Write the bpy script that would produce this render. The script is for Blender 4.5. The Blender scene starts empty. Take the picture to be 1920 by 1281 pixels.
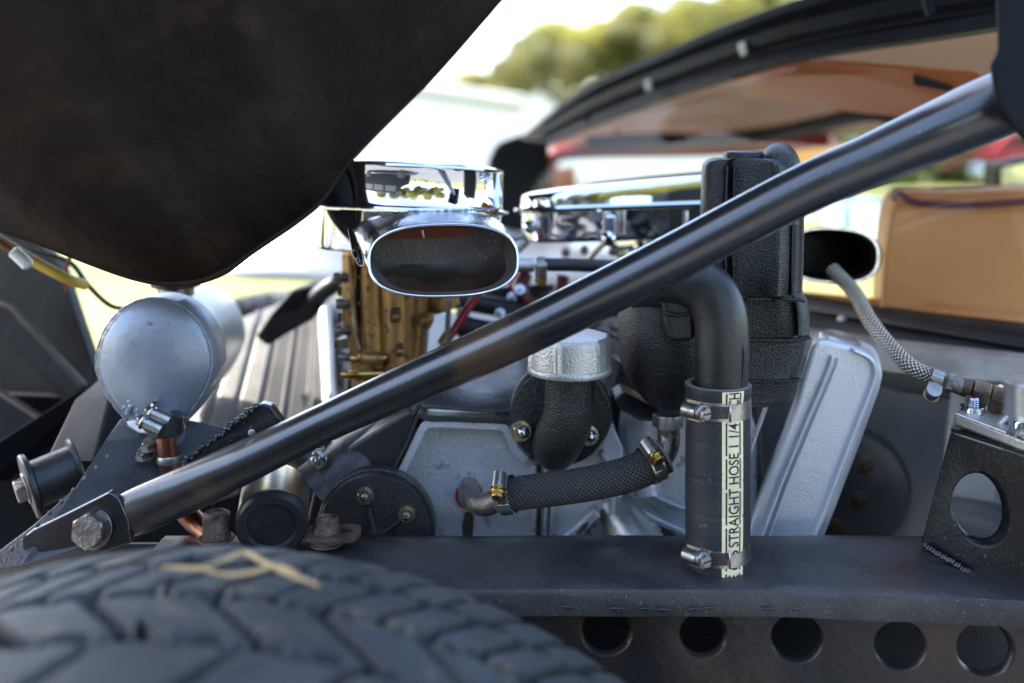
import bpy, bmesh, math, random
from mathutils import Vector, Matrix, Quaternion
import mathutils.noise as mn
random.seed(7)
SC = bpy.context.scene
COL = SC.collection
R = math.radians

# ------------------------------------------------------------------ camera, sky, sun, exposure
F, HY, CZ = 1867.0, 270.0, 0.91          # focal length in photo pixels, horizon row, lens height above the grass
cam_d = bpy.data.cameras.new('camera')
cam = bpy.data.objects.new('camera', cam_d); COL.objects.link(cam)
cam.location = (0, 0, CZ); cam.rotation_euler = (R(90), 0, 0)
cam_d.sensor_width = 36; cam_d.lens = 36*F/1920
cam_d.shift_y = -(640.5-HY)/1920
cam_d.clip_start = 0.01; cam_d.clip_end = 2000
cam_d.dof.use_dof = True; cam_d.dof.focus_distance = 0.66; cam_d.dof.aperture_fstop = 2.9
cam_d.dof.aperture_blades = 0
SC.camera = cam
SUN_EL, SUN_AZ = R(50), R(-62)            # azimuth from +Y towards +X
w = bpy.data.worlds.new('World'); SC.world = w; w.use_nodes = True
nt = w.node_tree; nt.nodes.clear()
sky = nt.nodes.new('ShaderNodeTexSky'); sky.sky_type = 'NISHITA'; sky.sun_disc = False
sky.sun_elevation = SUN_EL; sky.sun_rotation = SUN_AZ; sky.dust_density = 2.0; sky.air_density = 1.0
bg = nt.nodes.new('ShaderNodeBackground'); bg.inputs[1].default_value = 0.15
out = nt.nodes.new('ShaderNodeOutputWorld')
nt.links.new(sky.outputs[0], bg.inputs[0]); nt.links.new(bg.outputs[0], out.inputs[0])
sd = bpy.data.lights.new('sun', 'SUN'); sd.energy = 3.0; sd.angle = R(0.53); sd.color = (1, .95, .86)
sun = bpy.data.objects.new('sun', sd); COL.objects.link(sun)
sdir = Vector((math.sin(SUN_AZ)*math.cos(SUN_EL), math.cos(SUN_AZ)*math.cos(SUN_EL), math.sin(SUN_EL)))
sun.rotation_euler = sdir.to_track_quat('Z', 'Y').to_euler()
sun.location = sdir*20
SC.view_settings.view_transform = 'Standard'; SC.view_settings.look = 'None'
SC.view_settings.gamma = 1; SC.view_settings.use_curve_mapping = False
SC.view_settings.exposure = 2.62
SC.cycles.max_bounces = 8

# ------------------------------------------------------------------ helpers
def P(px, py, Y):                          # a photo measurement at a known distance -> world point
    return Vector(((px-960)*Y/F, Y, CZ-(py-HY)*Y/F))
def PL(l): return [P(*a) for a in l]
def S(px, Y): return px*Y/F                # a photo length at a distance -> metres
WL = {}
def tag(o, label=None, cat=None, group=None, kind=None):
    if label: o['label'] = label
    if cat: o['category'] = cat
    if group: o['group'] = group
    if kind: o['kind'] = kind
    return o
def thing(name, label, cat, loc, group=None):
    o = bpy.data.objects.new(name, None); COL.objects.link(o); o.empty_display_size = .02
    o.location = loc; WL[o.name] = Vector(loc)
    return tag(o, label, cat, group)
def mesh(name, vs, fs, mat=None, parent=None, smooth=True, bevel=0, seg=2, sub=0, uv=None, sharp=None, label=None, solid=0):
    vs = [Vector(v) for v in vs]
    lo = [min(v[i] for v in vs) for i in range(3)]; hi = [max(v[i] for v in vs) for i in range(3)]
    c = Vector(((lo[0]+hi[0])/2, (lo[1]+hi[1])/2, lo[2]))
    me = bpy.data.meshes.new(name)
    me.from_pydata([v-c for v in vs], [], fs)
    if uv:
        l = me.uv_layers.new(name='UVMap')
        for p in me.polygons:
            for li, k in zip(p.loop_indices, range(len(p.vertices))):
                l.data[li].uv = uv[p.index][k]
    bm = bmesh.new(); bm.from_mesh(me)
    bmesh.ops.recalc_face_normals(bm, faces=bm.faces)
    bm.to_mesh(me); bm.free()
    if smooth:
        me.polygons.foreach_set('use_smooth', [True]*len(me.polygons))
    o = bpy.data.objects.new(name, me); COL.objects.link(o)
    if mat: me.materials.append(mat)
    pl = Vector((0,0,0))
    if parent is not None:
        o.parent = parent; pl = WL[parent.name]
    o.location = c-pl; WL[o.name] = c
    if solid:
        m = o.modifiers.new('s', 'SOLIDIFY'); m.thickness = solid; m.offset = 0
    if bevel:
        m = o.modifiers.new('b', 'BEVEL'); m.width = bevel; m.segments = seg; m.limit_method = 'ANGLE'; m.angle_limit = R(32)
        m.harden_normals = True
    if sub:
        m = o.modifiers.new('u', 'SUBSURF'); m.levels = sub; m.render_levels = sub
    elif smooth and not bevel:
        me.set_sharp_from_angle(angle=R(38))
    if label: o['label'] = label
    return o
class MB:                                   # gathers shapes that form ONE part
    def __init__(s): s.v = []; s.f = []
    def add(s, vf):
        n = len(s.v); s.v += list(vf[0]); s.f += [tuple(i+n for i in f) for f in vf[1]]; return s
    def build(s, name, mat, parent=None, **k): return mesh(name, s.v, s.f, mat, parent, **k)
def basis(ax, hint=None):
    ax = Vector(ax).normalized()
    h = Vector(hint) if hint else (Vector((0,0,1)) if abs(ax.z) < .9 else Vector((0,-1,0)))
    u = (h-ax*h.dot(ax)).normalized(); v = ax.cross(u)
    return ax, u, v
def g_lathe(prof, org, ax, n=40, hint=None, cap=True, facet=None):    # prof: (radius, height)
    ax, u, v = basis(ax, hint); org = Vector(org); vs = []; fs = []
    for r, h in prof:
        for i in range(n):
            a = 2*math.pi*(i+.5)/n
            rr = r
            if facet: rr = r*facet(a)
            vs.append(org+ax*h+u*(rr*math.cos(a))+v*(rr*math.sin(a)))
    m = len(prof)
    for j in range(m-1):
        for i in range(n):
            k = (i+1) % n
            fs.append((j*n+i, j*n+k, (j+1)*n+k, (j+1)*n+i))
    if cap:
        if prof[0][0] > 1e-6: fs.append(tuple(range(n))[::-1])
        if prof[-1][0] > 1e-6: fs.append(tuple((m-1)*n+i for i in range(n)))
    return vs, fs
def g_box(c, ex, ey, ez):                   # centre and three half-extent vectors
    c, ex, ey, ez = map(Vector, (c, ex, ey, ez))
    vs = [c+ex*a+ey*b+ez*d for a in (-1,1) for b in (-1,1) for d in (-1,1)]
    return vs, [(0,1,3,2),(4,6,7,5),(0,4,5,1),(2,3,7,6),(0,2,6,4),(1,5,7,3)]
def g_prism(pts, vec):
    pts = [Vector(p) for p in pts]; vec = Vector(vec); n = len(pts)
    vs = pts+[p+vec for p in pts]
    return vs, [tuple(range(n)), tuple(range(n, 2*n))[::-1]]+[(i, (i+1)%n, n+(i+1)%n, n+i) for i in range(n)]
def smooth_path(pts, k=8):
    pts = [Vector(p) for p in pts]
    if len(pts) < 3: return pts
    out = []; q = [pts[0]*2-pts[1]]+pts+[pts[-1]*2-pts[-2]]
    for i in range(1, len(q)-2):
        for s in range(k):
            t = s/k; a, b, c, d = q[i-1], q[i], q[i+1], q[i+2]
            out.append(.5*((2*b)+(c-a)*t+(2*a-5*b+4*c-d)*t*t+(3*b-a-3*c+d)*t*t*t))
    out.append(pts[-1]); return out
def g_tube(pts, r, n=20, k=8, cap=True, rfun=None):
    raw = pts; p = smooth_path(pts, k); m = len(p)
    if not isinstance(r, (list, tuple)): rr = [r]*m
    else:
        rr = []
        for i in range(m):
            t = i/(m-1)*(len(r)-1); a = min(int(t), len(r)-2); rr.append(r[a]+(r[a+1]-r[a])*(t-a))
    vs = []; fs = []; L = 0; Ls = []
    tg = [(p[min(i+1, m-1)]-p[max(i-1, 0)]).normalized() for i in range(m)]
    _, u, v = basis(tg[0])
    for i in range(m):
        if i:
            L += (p[i]-p[i-1]).length
            q = tg[i-1].rotation_difference(tg[i]); u = q @ u
            u = (u-tg[i]*u.dot(tg[i])).normalized()
        v = tg[i].cross(u); Ls.append(L)
        for j in range(n):
            a = 2*math.pi*j/n; rad = rr[i]*(rfun(L, a) if rfun else 1)
            vs.append(p[i]+u*(rad*math.cos(a))+v*(rad*math.sin(a)))
    uv = []
    for i in range(m-1):
        for j in range(n):
            k2 = (j+1) % n
            fs.append((i*n+j, i*n+k2, (i+1)*n+k2, (i+1)*n+j))
            uv.append([(Ls[i], j/n), (Ls[i], (j+1)/n), (Ls[i+1], (j+1)/n), (Ls[i+1], j/n)])
    if cap:
        fs.append(tuple(range(n))[::-1]); fs.append(tuple((m-1)*n+i for i in range(n)))
        uv += [[(0, 0)]*n, [(0, 0)]*n]
    return vs, fs, uv
def tube(name, pts, r, mat, parent=None, n=20, k=8, **kw):
    rf = kw.pop('rfun', None); cap = kw.pop('cap', True)
    v, f, uv = g_tube(pts, r, n, k, cap, rf)
    return mesh(name, v, f, mat, parent, uv=uv, **kw)
def g_sheet(rows):                          # rows of equally many points
    n = len(rows[0]); vs = [Vector(p) for r_ in rows for p in r_]
    return vs, [(i*n+j, i*n+j+1, (i+1)*n+j+1, (i+1)*n+j) for i in range(len(rows)-1) for j in range(n-1)]
def g_loft(rings, cap=True):
    n = len(rings[0]); vs = [Vector(p) for r_ in rings for p in r_]; m = len(rings)
    fs = [(i*n+j, i*n+(j+1)%n, (i+1)*n+(j+1)%n, (i+1)*n+j) for i in range(m-1) for j in range(n)]
    if cap: fs += [tuple(range(n))[::-1], tuple((m-1)*n+i for i in range(n))]
    return vs, fs
def g_hex(org, ax, r, h, n=6, hint=None, dome=.12):
    ax_, u, v = basis(ax, hint); org = Vector(org); vs = []; fs = []
    def ring(rad, hh, k=24):
        s = len(vs)
        for i in range(k):
            a = 2*math.pi*i/k
            hx = math.cos(math.pi/6)/math.cos((a % (math.pi/3))-math.pi/6)
            x = rad if rad < r*.9 else r*hx
            if rad < r*.9: x = rad
            vs.append(org+ax_*hh+u*(x*math.cos(a))+v*(x*math.sin(a)))
        return s
    a = ring(r, 0); b = ring(r, h*(1-dome)); c = ring(r*.86, h)
    for s, t in ((a, b), (b, c)):
        for i in range(24): fs.append((s+i, s+(i+1)%24, t+(i+1)%24, t+i))
    fs.append(tuple(a+i for i in range(24))[::-1]); fs.append(tuple(c+i for i in range(24)))
    return vs, fs
def nut(name, org, ax, r, h, mat, parent=None, stud=0, studmat=None, washer=0, hint=None):
    m = MB(); org = Vector(org); a = Vector(ax).normalized()
    z = 0
    if washer:
        m.add(g_lathe([(washer, 0), (washer, .0009), (washer*.97, .0012)], org, a, 32)); z = .0012
    m.add(g_hex(org+a*z, a, r, h, hint=hint))
    o = m.build(name, mat, parent)
    if stud:
        rs = r*.5
        s = mesh('stud', *g_lathe([(rs, 0), (rs, h+stud*.6), (rs*.8, h+stud*.9), (rs*.3, h+stud)], org, a, 20), studmat or mat, o)
    return o
def curve_fill(ptlist, k=6): return smooth_path(ptlist, k)

# ------------------------------------------------------------------ materials
def mat(name, col, rough=.5, metal=0, bump=None, var=None, var2=None, coat=0, rvar=0, spec=.5, uvb=None, dust=None):
    m = bpy.data.materials.new(name); m.use_nodes = True; t = m.node_tree; b = t.nodes['Principled BSDF']
    b.inputs['Base Color'].default_value = (*col, 1); b.inputs['Roughness'].default_value = rough
    b.inputs['Metallic'].default_value = metal; b.inputs['Coat Weight'].default_value = coat
    b.inputs['Coat Roughness'].default_value = .12; b.inputs['Specular IOR Level'].default_value = spec
    tc = t.nodes.new('ShaderNodeTexCoord')
    def noise(sc, det=4, off=0):
        n = t.nodes.new('ShaderNodeTexNoise'); n.inputs['Scale'].default_value = sc; n.inputs['Detail'].default_value = det
        mp = t.nodes.new('ShaderNodeMapping'); mp.inputs['Location'].default_value = (off, off*2, off)
        t.links.new(tc.outputs['Object'], mp.inputs[0]); t.links.new(mp.outputs[0], n.inputs[0]); return n
    cur = None
    def blend(cur, c2, sc, lo, hi, amt=1):
        n = noise(sc, 5, sc*.01); rp = t.nodes.new('ShaderNodeMapRange')
        rp.inputs[1].default_value = lo; rp.inputs[2].default_value = hi; rp.inputs[4].default_value = amt
        t.links.new(n.outputs[0], rp.inputs[0])
        mx = t.nodes.new('ShaderNodeMix'); mx.data_type = 'RGBA'
        t.links.new(rp.outputs[0], mx.inputs[0])
        if cur: t.links.new(cur, mx.inputs[6])
        else: mx.inputs[6].default_value = (*col, 1)
        mx.inputs[7].default_value = (*c2, 1); return mx.outputs[2], rp.outputs[0]
    dmask = None
    for v in (var, var2):
        if v: cur, _ = blend(cur, *v)
    if dust:                                 # (colour, scale, threshold, amount): small settled specks
        cur, dmask = blend(cur, dust[0], dust[1], dust[2]-.045, dust[2]+.01, dust[3])
    if cur: t.links.new(cur, b.inputs['Base Color'])
    if rvar:
        n = noise(rvar[0], 4, 3); rp = t.nodes.new('ShaderNodeMapRange')
        rp.inputs[1].default_value = .3; rp.inputs[2].default_value = .7
        rp.inputs[3].default_value = rvar[1]; rp.inputs[4].default_value = rvar[2]
        t.links.new(n.outputs[0], rp.inputs[0]); t.links.new(rp.outputs[0], b.inputs['Roughness'])
    last = None
    for bb in (bump if isinstance(bump, list) else [bump] if bump else []):
        n = noise(bb[0], bb[2] if len(bb) > 2 else 2)
        bp = t.nodes.new('ShaderNodeBump'); bp.inputs['Distance'].default_value = bb[1]; bp.inputs['Strength'].default_value = 1
        t.links.new(n.outputs[0], bp.inputs['Height'])
        if last: t.links.new(last, bp.inputs['Normal'])
        last = bp.outputs[0]
    if uvb:                                  # woven braid along a tube: (turn count, pitch in metres, depth, dark colour)
        sp = t.nodes.new('ShaderNodeSeparateXYZ'); t.links.new(tc.outputs['UV'], sp.inputs[0])
        def math_(op, a, b_=None):
            q = t.nodes.new('ShaderNodeMath'); q.operation = op
            for i, x in enumerate((a, b_)):
                if x is None: continue
                if isinstance(x, (int, float)): q.inputs[i].default_value = x
                else: t.links.new(x, q.inputs[i])
            return q.outputs[0]
        A = math_('MULTIPLY', sp.outputs[0], 2*math.pi/uvb[1]); B = math_('MULTIPLY', sp.outputs[1], 2*math.pi*uvb[0])
        s1 = math_('SINE', math_('ADD', A, B)); s2 = math_('SINE', math_('SUBTRACT', A, B))
        h = math_('MAXIMUM', math_('ABSOLUTE', s1), math_('ABSOLUTE', s2))
        h = math_('MULTIPLY', math_('ABSOLUTE', s1), math_('ABSOLUTE', s2))
        h = math_('POWER', h, .5)
        bp = t.nodes.new('ShaderNodeBump'); bp.inputs['Distance'].default_value = uvb[2]; bp.inputs['Strength'].default_value = 1
        t.links.new(h, bp.inputs['Height'])
        if last: t.links.new(last, bp.inputs['Normal'])
        last = bp.outputs[0]
        mx = t.nodes.new('ShaderNodeMix'); mx.data_type = 'RGBA'; t.links.new(h, mx.inputs[0])
        mx.inputs[6].default_value = (*uvb[3], 1)
        if cur: t.links.new(cur, mx.inputs[7])
        else: mx.inputs[7].default_value = (*col, 1)
        t.links.new(mx.outputs[2], b.inputs['Base Color'])
    if last: t.links.new(last, b.inputs['Normal'])
    return m
DUST = (.28, .27, .26)
M = {}
M['satin'] = mat('satin_black', (.020,.020,.022), .38, bump=[(420,.0003,3),(30,.0010,3)], var=((.052,.048,.046),14,.44,.64,.8), dust=(DUST,800,.70,.7), rvar=(25,.26,.5))
M['gloss'] = mat('gloss_black', (.007,.0075,.009), .2, bump=[(60,.0005,3),(400,.0003,2)], coat=.3, var=((.035,.028,.025),18,.5,.66,.7), dust=(DUST,500,.71,.6), rvar=(20,.12,.34))
M['strut'] = mat('worn_black_tube', (.010,.0105,.0125), .24, bump=[(300,.00005,3),(25,.0003,2)], coat=.7, spec=.8, var=((.07,.04,.022),16,.54,.64,.7), dust=((.38,.33,.27),260,.755,.6), rvar=(30,.20,.32))
M['strut'].node_tree.nodes['Principled BSDF'].inputs['Coat Roughness'].default_value = .22
M['crackle'] = mat('crackle_black', (.010,.010,.0108), .28, bump=[(820,.0012,2),(200,.0003,2)], dust=((.35,.35,.35),900,.72,.6))
M['crackle_fine'] = mat('fine_crackle_black', (.011,.011,.012), .38, bump=[(950,.0008,2)], dust=((.3,.3,.3),900,.74,.5))
M['dkblock'] = mat('dark_block_metal', (.03,.031,.035), .48, .3, bump=[(500,.0003,3)], var=((.06,.055,.05),20,.45,.7,.8))
M['silver'] = mat('cast_silver_paint', (.50,.52,.565), .42, .35, bump=[(520,.0006,3),(200,.0003,2)], var=((.36,.37,.40),14,.42,.62,.7), dust=((.12,.10,.08),90,.67,.6))
M['cover'] = mat('silver_cover_paint', (.66,.68,.73), .36, .4, bump=[(800,.0004,2),(120,.0002,2)], dust=((.85,.86,.88),1000,.72,.5))
M['capsilver'] = mat('filler_cap_alloy', (.50,.49,.47), .34, .7, bump=[(800,.0006,2)], dust=((.2,.18,.16),600,.68,.5))
M['tank'] = mat('silver_tank_paint', (.27,.295,.345), .36, .4, bump=[(160,.0003,3),(14,.002,2)], var=((.20,.22,.26),12,.45,.65,.7), dust=((.12,.13,.15),140,.72,.6))
M['alu'] = mat('brushed_alloy', (.58,.57,.56), .38, .9, bump=[(300,.0002,2)], var=((.38,.37,.36),18,.45,.7,.8))
M['steel'] = mat('stainless', (.50,.47,.43), .34, .5, bump=[(500,.0002,2)], var=((.30,.285,.26),30,.4,.65,.8))
M['clampsteel'] = mat('clamp_steel', (.47,.455,.43), .33, 1, bump=[(700,.0002,2)], var=((.28,.26,.23),90,.45,.65,.8))
M['chrome'] = mat('chrome', (.80,.81,.83), .045, 1, bump=[(22,.0007,1)], dust=((.45,.44,.42),900,.73,.5))
M['chrome_rough'] = mat('worn_chrome', (.76,.77,.79), .10, 1, bump=[(500,.0004,2)], var=((.22,.19,.16),22,.50,.62,.8), rvar=(40,.05,.22))
M['chrome_wavy'] = mat('wavy_chrome', (.80,.81,.83), .07, 1, bump=[(22,.0035,2)])
M['scoopin'] = mat('sooty_inside', (.11,.095,.085), .5, .15, bump=[(500,.0008,3)], var=((.06,.05,.042),16,.42,.6,.9), dust=((.25,.22,.19),500,.66,.6), rvar=(26,.3,.6))
M['zinc'] = mat('zinc_plated', (.55,.45,.25), .3, 1, var=((.35,.33,.30),60,.4,.6,1))
M['bolt'] = mat('bright_bolt', (.52,.53,.55), .18, 1, bump=[(300,.0003,2)])
M['oldbolt'] = mat('weathered_bolt', (.30,.28,.26), .38, .9, bump=[(400,.0005,3)], var=((.10,.07,.05),60,.45,.65,.9))
M['rustbolt'] = mat('rusty_bolt', (.17,.12,.10), .5, .6, bump=[(500,.0009,3)], var=((.08,.05,.04),60,.4,.6,.9))
M['brass'] = mat('brass', (.55,.38,.12), .3, 1, var=((.28,.17,.06),80,.45,.7,.8))
M['oldbrass'] = mat('aged_brass', (.26,.18,.10), .36, .95, bump=[(400,.0003,2)], var=((.10,.07,.05),70,.42,.62,.9))
M['gold'] = mat('gold_carburettor', (.46,.27,.10), .42, .75, bump=[(300,.0004,3)], var=((.24,.13,.045),18,.4,.65,.7), dust=((.05,.03,.015),150,.62,.7))
M['copper'] = mat('copper', (.42,.17,.10), .32, .9, var=((.20,.09,.06),50,.4,.65,.9))
M['rubber'] = mat('black_rubber', (.013,.0135,.015), .38, bump=[(400,.0002,3),(60,.0002,2)], var=((.032,.031,.031),30,.45,.65,.7), dust=((.2,.19,.18),500,.72,.5))
M['hose'] = mat('straight_hose_rubber', (.022,.023,.025), .50, bump=[(500,.0002,2)], var=((.042,.040,.038),30,.48,.68,.7), dust=((.2,.18,.15),160,.71,.5))
M['hosecut'] = mat('cut_rubber_edge', (.20,.18,.155), .75, bump=[(900,.0005,2)])
M['fabric'] = mat('fabric_hose', (.055,.054,.054), .6, uvb=(10,.0056,.0014,(.004,.004,.004)))
M['braid'] = mat('steel_braid', (.70,.64,.55), .27, 1, uvb=(5,.0062,.0016,(.06,.045,.03)))
M['tyre'] = mat('tyre_rubber', (.022,.023,.027), .55, bump=[(300,.0004,3)], var=((.045,.045,.049),22,.42,.62,.7), var2=((.11,.08,.05),50,.60,.68,.7))
M['bonnet'] = mat('bonnet_underside', (.021,.0135,.0100), .7, bump=[(60,.003,4),(7,.006,2)], var=((.012,.0085,.007),5,.42,.6,.9), var2=((.042,.024,.015),18,.56,.7,.6), spec=.08)
M['white'] = mat('white_body_paint', (.80,.80,.78), .28, coat=.5)
M['offwhite'] = mat('cream_panel', (.72,.69,.62), .5)
M['black'] = mat('plain_black_paint', (.007,.009,.012), .5, bump=[(40,.0006,2)], var=((.016,.019,.024),9,.45,.65,.7), spec=.3)
M['header'] = mat('screen_surround_black', (.009,.010,.013), .6, bump=[(30,.0015,3),(300,.0002,2)], var=((.018,.020,.025),12,.45,.7,.7), spec=.12)
M['tan'] = mat('tan_leather', (.66,.27,.085), .48, bump=[(900,.0003,2),(14,.003,2)], var=((.54,.23,.07),8,.4,.65,.8))
M['liner'] = mat('tan_headlining', (.70,.42,.26), .62, bump=[(300,.0003,2)])
M['visor'] = mat('orange_tan_trim', (.62,.19,.055), .5, bump=[(300,.0003,2)])
M['maroon'] = mat('maroon_piping', (.10,.012,.018), .38)
M['red'] = mat('red_trim', (.30,.008,.016), .4)
M['orange'] = mat('orange_filter', (.17,.030,.010), .7)
M['yellow'] = mat('yellow_cable', (.50,.33,.03), .5)
M['paint_orange'] = mat('orange_paint', (.70,.33,.08), .4)
M['paint_blue'] = mat('pale_blue_paint', (.38,.52,.60), .35)
M['label'] = mat('hose_print_cream', (.84,.73,.45), .55, var=((.62,.54,.34),45,.48,.68,.8), dust=((.2,.18,.14),260,.68,.6))
M['ink'] = mat('hose_print_ink', (.012,.012,.02), .6)
M['dirt'] = mat('oily_dirt', (.035,.027,.02), .8, bump=[(600,.001,3)])
M['straw'] = mat('dry_straw', (.50,.33,.14), .6)
M['bark'] = mat('bark', (.10,.075,.05), .9)
def leafmat(name, c1, c2):
    m = mat(name, c1, .55, var=(c2, .6, .35, .65, 1)); t = m.node_tree; b = t.nodes['Principled BSDF']
    tr = t.nodes.new('ShaderNodeBsdfTranslucent'); tr.inputs[0].default_value = (c1[0]*2.2, c1[1]*2.2, c1[2]*1.3, 1)
    mx = t.nodes.new('ShaderNodeMixShader'); mx.inputs[0].default_value = .5
    o = [n for n in t.nodes if n.type == 'OUTPUT_MATERIAL'][0]
    t.links.new(b.outputs[0], mx.inputs[1]); t.links.new(tr.outputs[0], mx.inputs[2]); t.links.new(mx.outputs[0], o.inputs[0])
    return m
M['leaf'] = leafmat('leaf_green', (.17,.165,.07), (.11,.115,.045))
M['leaf2'] = leafmat('leaf_dark', (.05,.075,.018), (.09,.10,.03))
M['grass'] = mat('grass_field', (.17,.185,.035), .8, bump=[(30,.03,4)], var=((.24,.21,.06),.7,.4,.65,.9), var2=((.07,.10,.02),.35,.52,.62,.8))
M['plate'] = mat('grey_plate', (.085,.086,.092), .42, bump=[(500,.0006,3)], var=((.03,.03,.032),12,.42,.6,.8), dust=(DUST,700,.69,.5))
M['railside'] = mat('rail_side_black', (.011,.010,.011), .38, bump=[(150,.0004,3)], var=((.05,.028,.02),11,.5,.64,.8), rvar=(20,.25,.5))
M['cowl'] = mat('cowl_alloy', (.125,.122,.115), .42, .3, bump=[(200,.0003,2)], var=((.08,.078,.072),18,.42,.62,.8))
M['deep'] = mat('dark_navy_paint', (.0045,.0055,.0075), .5, bump=[(40,.0006,2)], var=((.010,.012,.016),9,.45,.65,.7), spec=.12)
M['wall'] = mat('grey_bulkhead', (.32,.31,.295), .5, .2, bump=[(300,.0003,2)], var=((.22,.21,.20),10,.42,.62,.8), dust=((.2,.19,.18),300,.71,.5))
M['gusset'] = mat('gusset_black', (.006,.006,.0065), .34, bump=[(350,.0002,3),(40,.0006,2)], spec=.3, dust=(DUST,600,.71,.5))
M['gravel'] = mat('grey_gravel', (.10,.10,.105), .85, bump=[(60,.02,4)], var=((.15,.145,.14),3,.4,.65,.9))
def glassmat(name, tint=(1,1,1)):
    m = bpy.data.materials.new(name); m.use_nodes = True; t = m.node_tree; t.nodes.clear()
    o = t.nodes.new('ShaderNodeOutputMaterial'); tr = t.nodes.new('ShaderNodeBsdfTransparent'); tr.inputs[0].default_value = (*tint, 1)
    gl = t.nodes.new('ShaderNodeBsdfGlossy'); gl.inputs['Roughness'].default_value = .02
    fr = t.nodes.new('ShaderNodeFresnel'); fr.inputs[0].default_value = 1.17
    mx = t.nodes.new('ShaderNodeMixShader'); mx.inputs[0].default_value = .022
    t.links.new(tr.outputs[0], mx.inputs[1]); t.links.new(gl.outputs[0], mx.inputs[2]); t.links.new(mx.outputs[0], o.inputs[0])
    return m
M['glass'] = glassmat('windscreen_glass', (.93,.95,.94))

# ================================================================== GROUND AND BACKGROUND
gv = [(-400,-400,0),(400,-400,0),(400,400,0),(-400,400,0)]
tag(mesh('ground', gv, [(0,1,2,3)], M['grass'], smooth=False), 'sunlit yellow green grass field behind the car', kind='structure')

tag(mesh('added_gravel', [(-14,-12,.004),(14,-12,.004),(9,3.9,.004),(-9,3.9,.004)], [(0,1,2,3)], M['gravel'], smooth=False), 'grey gravel added under the car and camera to dull the yellow bounce of the grass', kind='structure')  # grey ground added to cut the yellow bounce and chrome reflections
def leaf_mesh(name, n, rx, ry, rz, size, seed, lobes=9):
    rnd = random.Random(seed); vs = []; fs = []
    cs = []
    for i in range(lobes):
        a = rnd.uniform(0, 6.28); h = rnd.uniform(-.55, .75); rr = math.sqrt(max(0, 1-h*h))*rnd.uniform(.35, .75)
        cs.append((math.cos(a)*rr*rx, math.sin(a)*rr*ry, h*rz*.8, rnd.uniform(.26, .48)))
    for i in range(n):
        c = rnd.choice(cs)
        d = Vector((rnd.gauss(0,1), rnd.gauss(0,1), rnd.gauss(0,1))).normalized()*c[3]*(rnd.random()**.35)
        p = Vector((c[0]+d.x*rx, c[1]+d.y*ry, c[2]+d.z*rz))
        u = Vector((rnd.gauss(0,1), rnd.gauss(0,1), rnd.gauss(0,1))).normalized(); v = u.orthogonal().normalized()
        s = size*rnd.uniform(.6, 1.4); k = len(vs)
        vs += [p+u*s, p+v*s*.6, p-u*s, p-v*s*.6]; fs.append((k, k+1, k+2, k+3))
    me = bpy.data.meshes.new(name); me.from_pydata(vs, [], fs); return me
crown_data = [leaf_mesh('crown', 11000, 5.2, 4.2, 3.4, .17, 11+i, 12) for i in range(3)]
bush_data = [leaf_mesh('crown', 5000, 3.2, 2.6, 1.9, .13, 31+i, 9) for i in range(2)]
def tree(x, y, h, sc, kind, label, group):
    t = thing('tree', label, 'tree', (x, y, 0), group)
    m = MB(); m.add(g_tube([(x, y, 0), (x+.15, y, h*.35), (x-.1, y+.1, h*.7), (x, y, h*.95)], [.28*sc, .2*sc, .12*sc, .05*sc], 8, 4)[:2])
    for i in range(5):
        a = i*1.3; m.add(g_tube([(x, y, h*(.4+.08*i)), (x+math.cos(a)*1.2*sc, y+math.sin(a)*1.0, h*(.55+.08*i)), (x+math.cos(a)*2.2*sc, y+math.sin(a)*2, h*(.62+.08*i))], [.09*sc, .05*sc, .02], 6, 3)[:2])
    m.build('trunk', M['bark'], t)
    src = crown_data[kind % 3].copy() if False else crown_data[kind % 3]
    if not src.materials: src.materials.append(M['leaf'])
    o = bpy.data.objects.new('crown', src); COL.objects.link(o); o.parent = t; o.location = (0, 0, h-2.6*sc); o.scale = (sc, sc, sc)
    o.rotation_euler.z = kind*1.7
    return t
TX = [(925,130,60),(1010,62,60),(1090,36,62),(1165,26,64),(1240,20,60),(1330,-10,58),(1430,-30,60),(1560,120,60),(1700,200,62),(1850,190,60)]
TN = ['small rounded tree at the left end of the row, beside the caravan', 'bushy yellow green tree second in the row beyond the caravan',
      'tree with a pointed top third in the row against the sky', 'broad yellow green tree fourth in the row above the windscreen surround',
      'tall tree fifth in the row half behind the windscreen surround', 'tall tree rising behind the middle of the windscreen surround',
      'tree hidden mostly by the black windscreen surround', 'distant tree seen dimly through the windscreen, left of three',
      'distant tree seen dimly through the windscreen, middle of three', 'distant tree seen through the glass beside the seat']
for i, (px, py, D) in enumerate(TX):
    p = P(px, py, D); sc = .62 if i == 0 else (.9 if i < 7 else .75)
    tree(p.x, D, p.z, sc, i, TN[i], 'trees in a row beyond the field')

for i, px in enumerate((1480,1590,1700,1800,1900,2010)):
    p = P(px, 235+(i%3)*8, 22); t = thing('bush', ['leftmost','second','third','fourth','fifth','rightmost'][i]+' olive green bush of the hedge seen through the windscreen', 'bush', (p.x, 22, 0), 'hedge bushes beyond the windscreen')
    src = bush_data[i%2]
    if not src.materials: src.materials.append(M['leaf2'])
    o = bpy.data.objects.new('crown', src); COL.objects.link(o); o.parent = t; o.scale = (.45,.45,.5); o.location = (0,0,p.z-.75); o.rotation_euler.z = i*1.3
    m_ = MB()
    for q in range(4): m_.add(g_tube([(p.x+(q-1.5)*.15, 22, 0), (p.x+(q-1.5)*.4, 22, p.z-.4)], [.04,.02], 6, 2)[:2])
    tag(m_.build('stem', M['bark'], t), kind='stuff')
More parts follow.
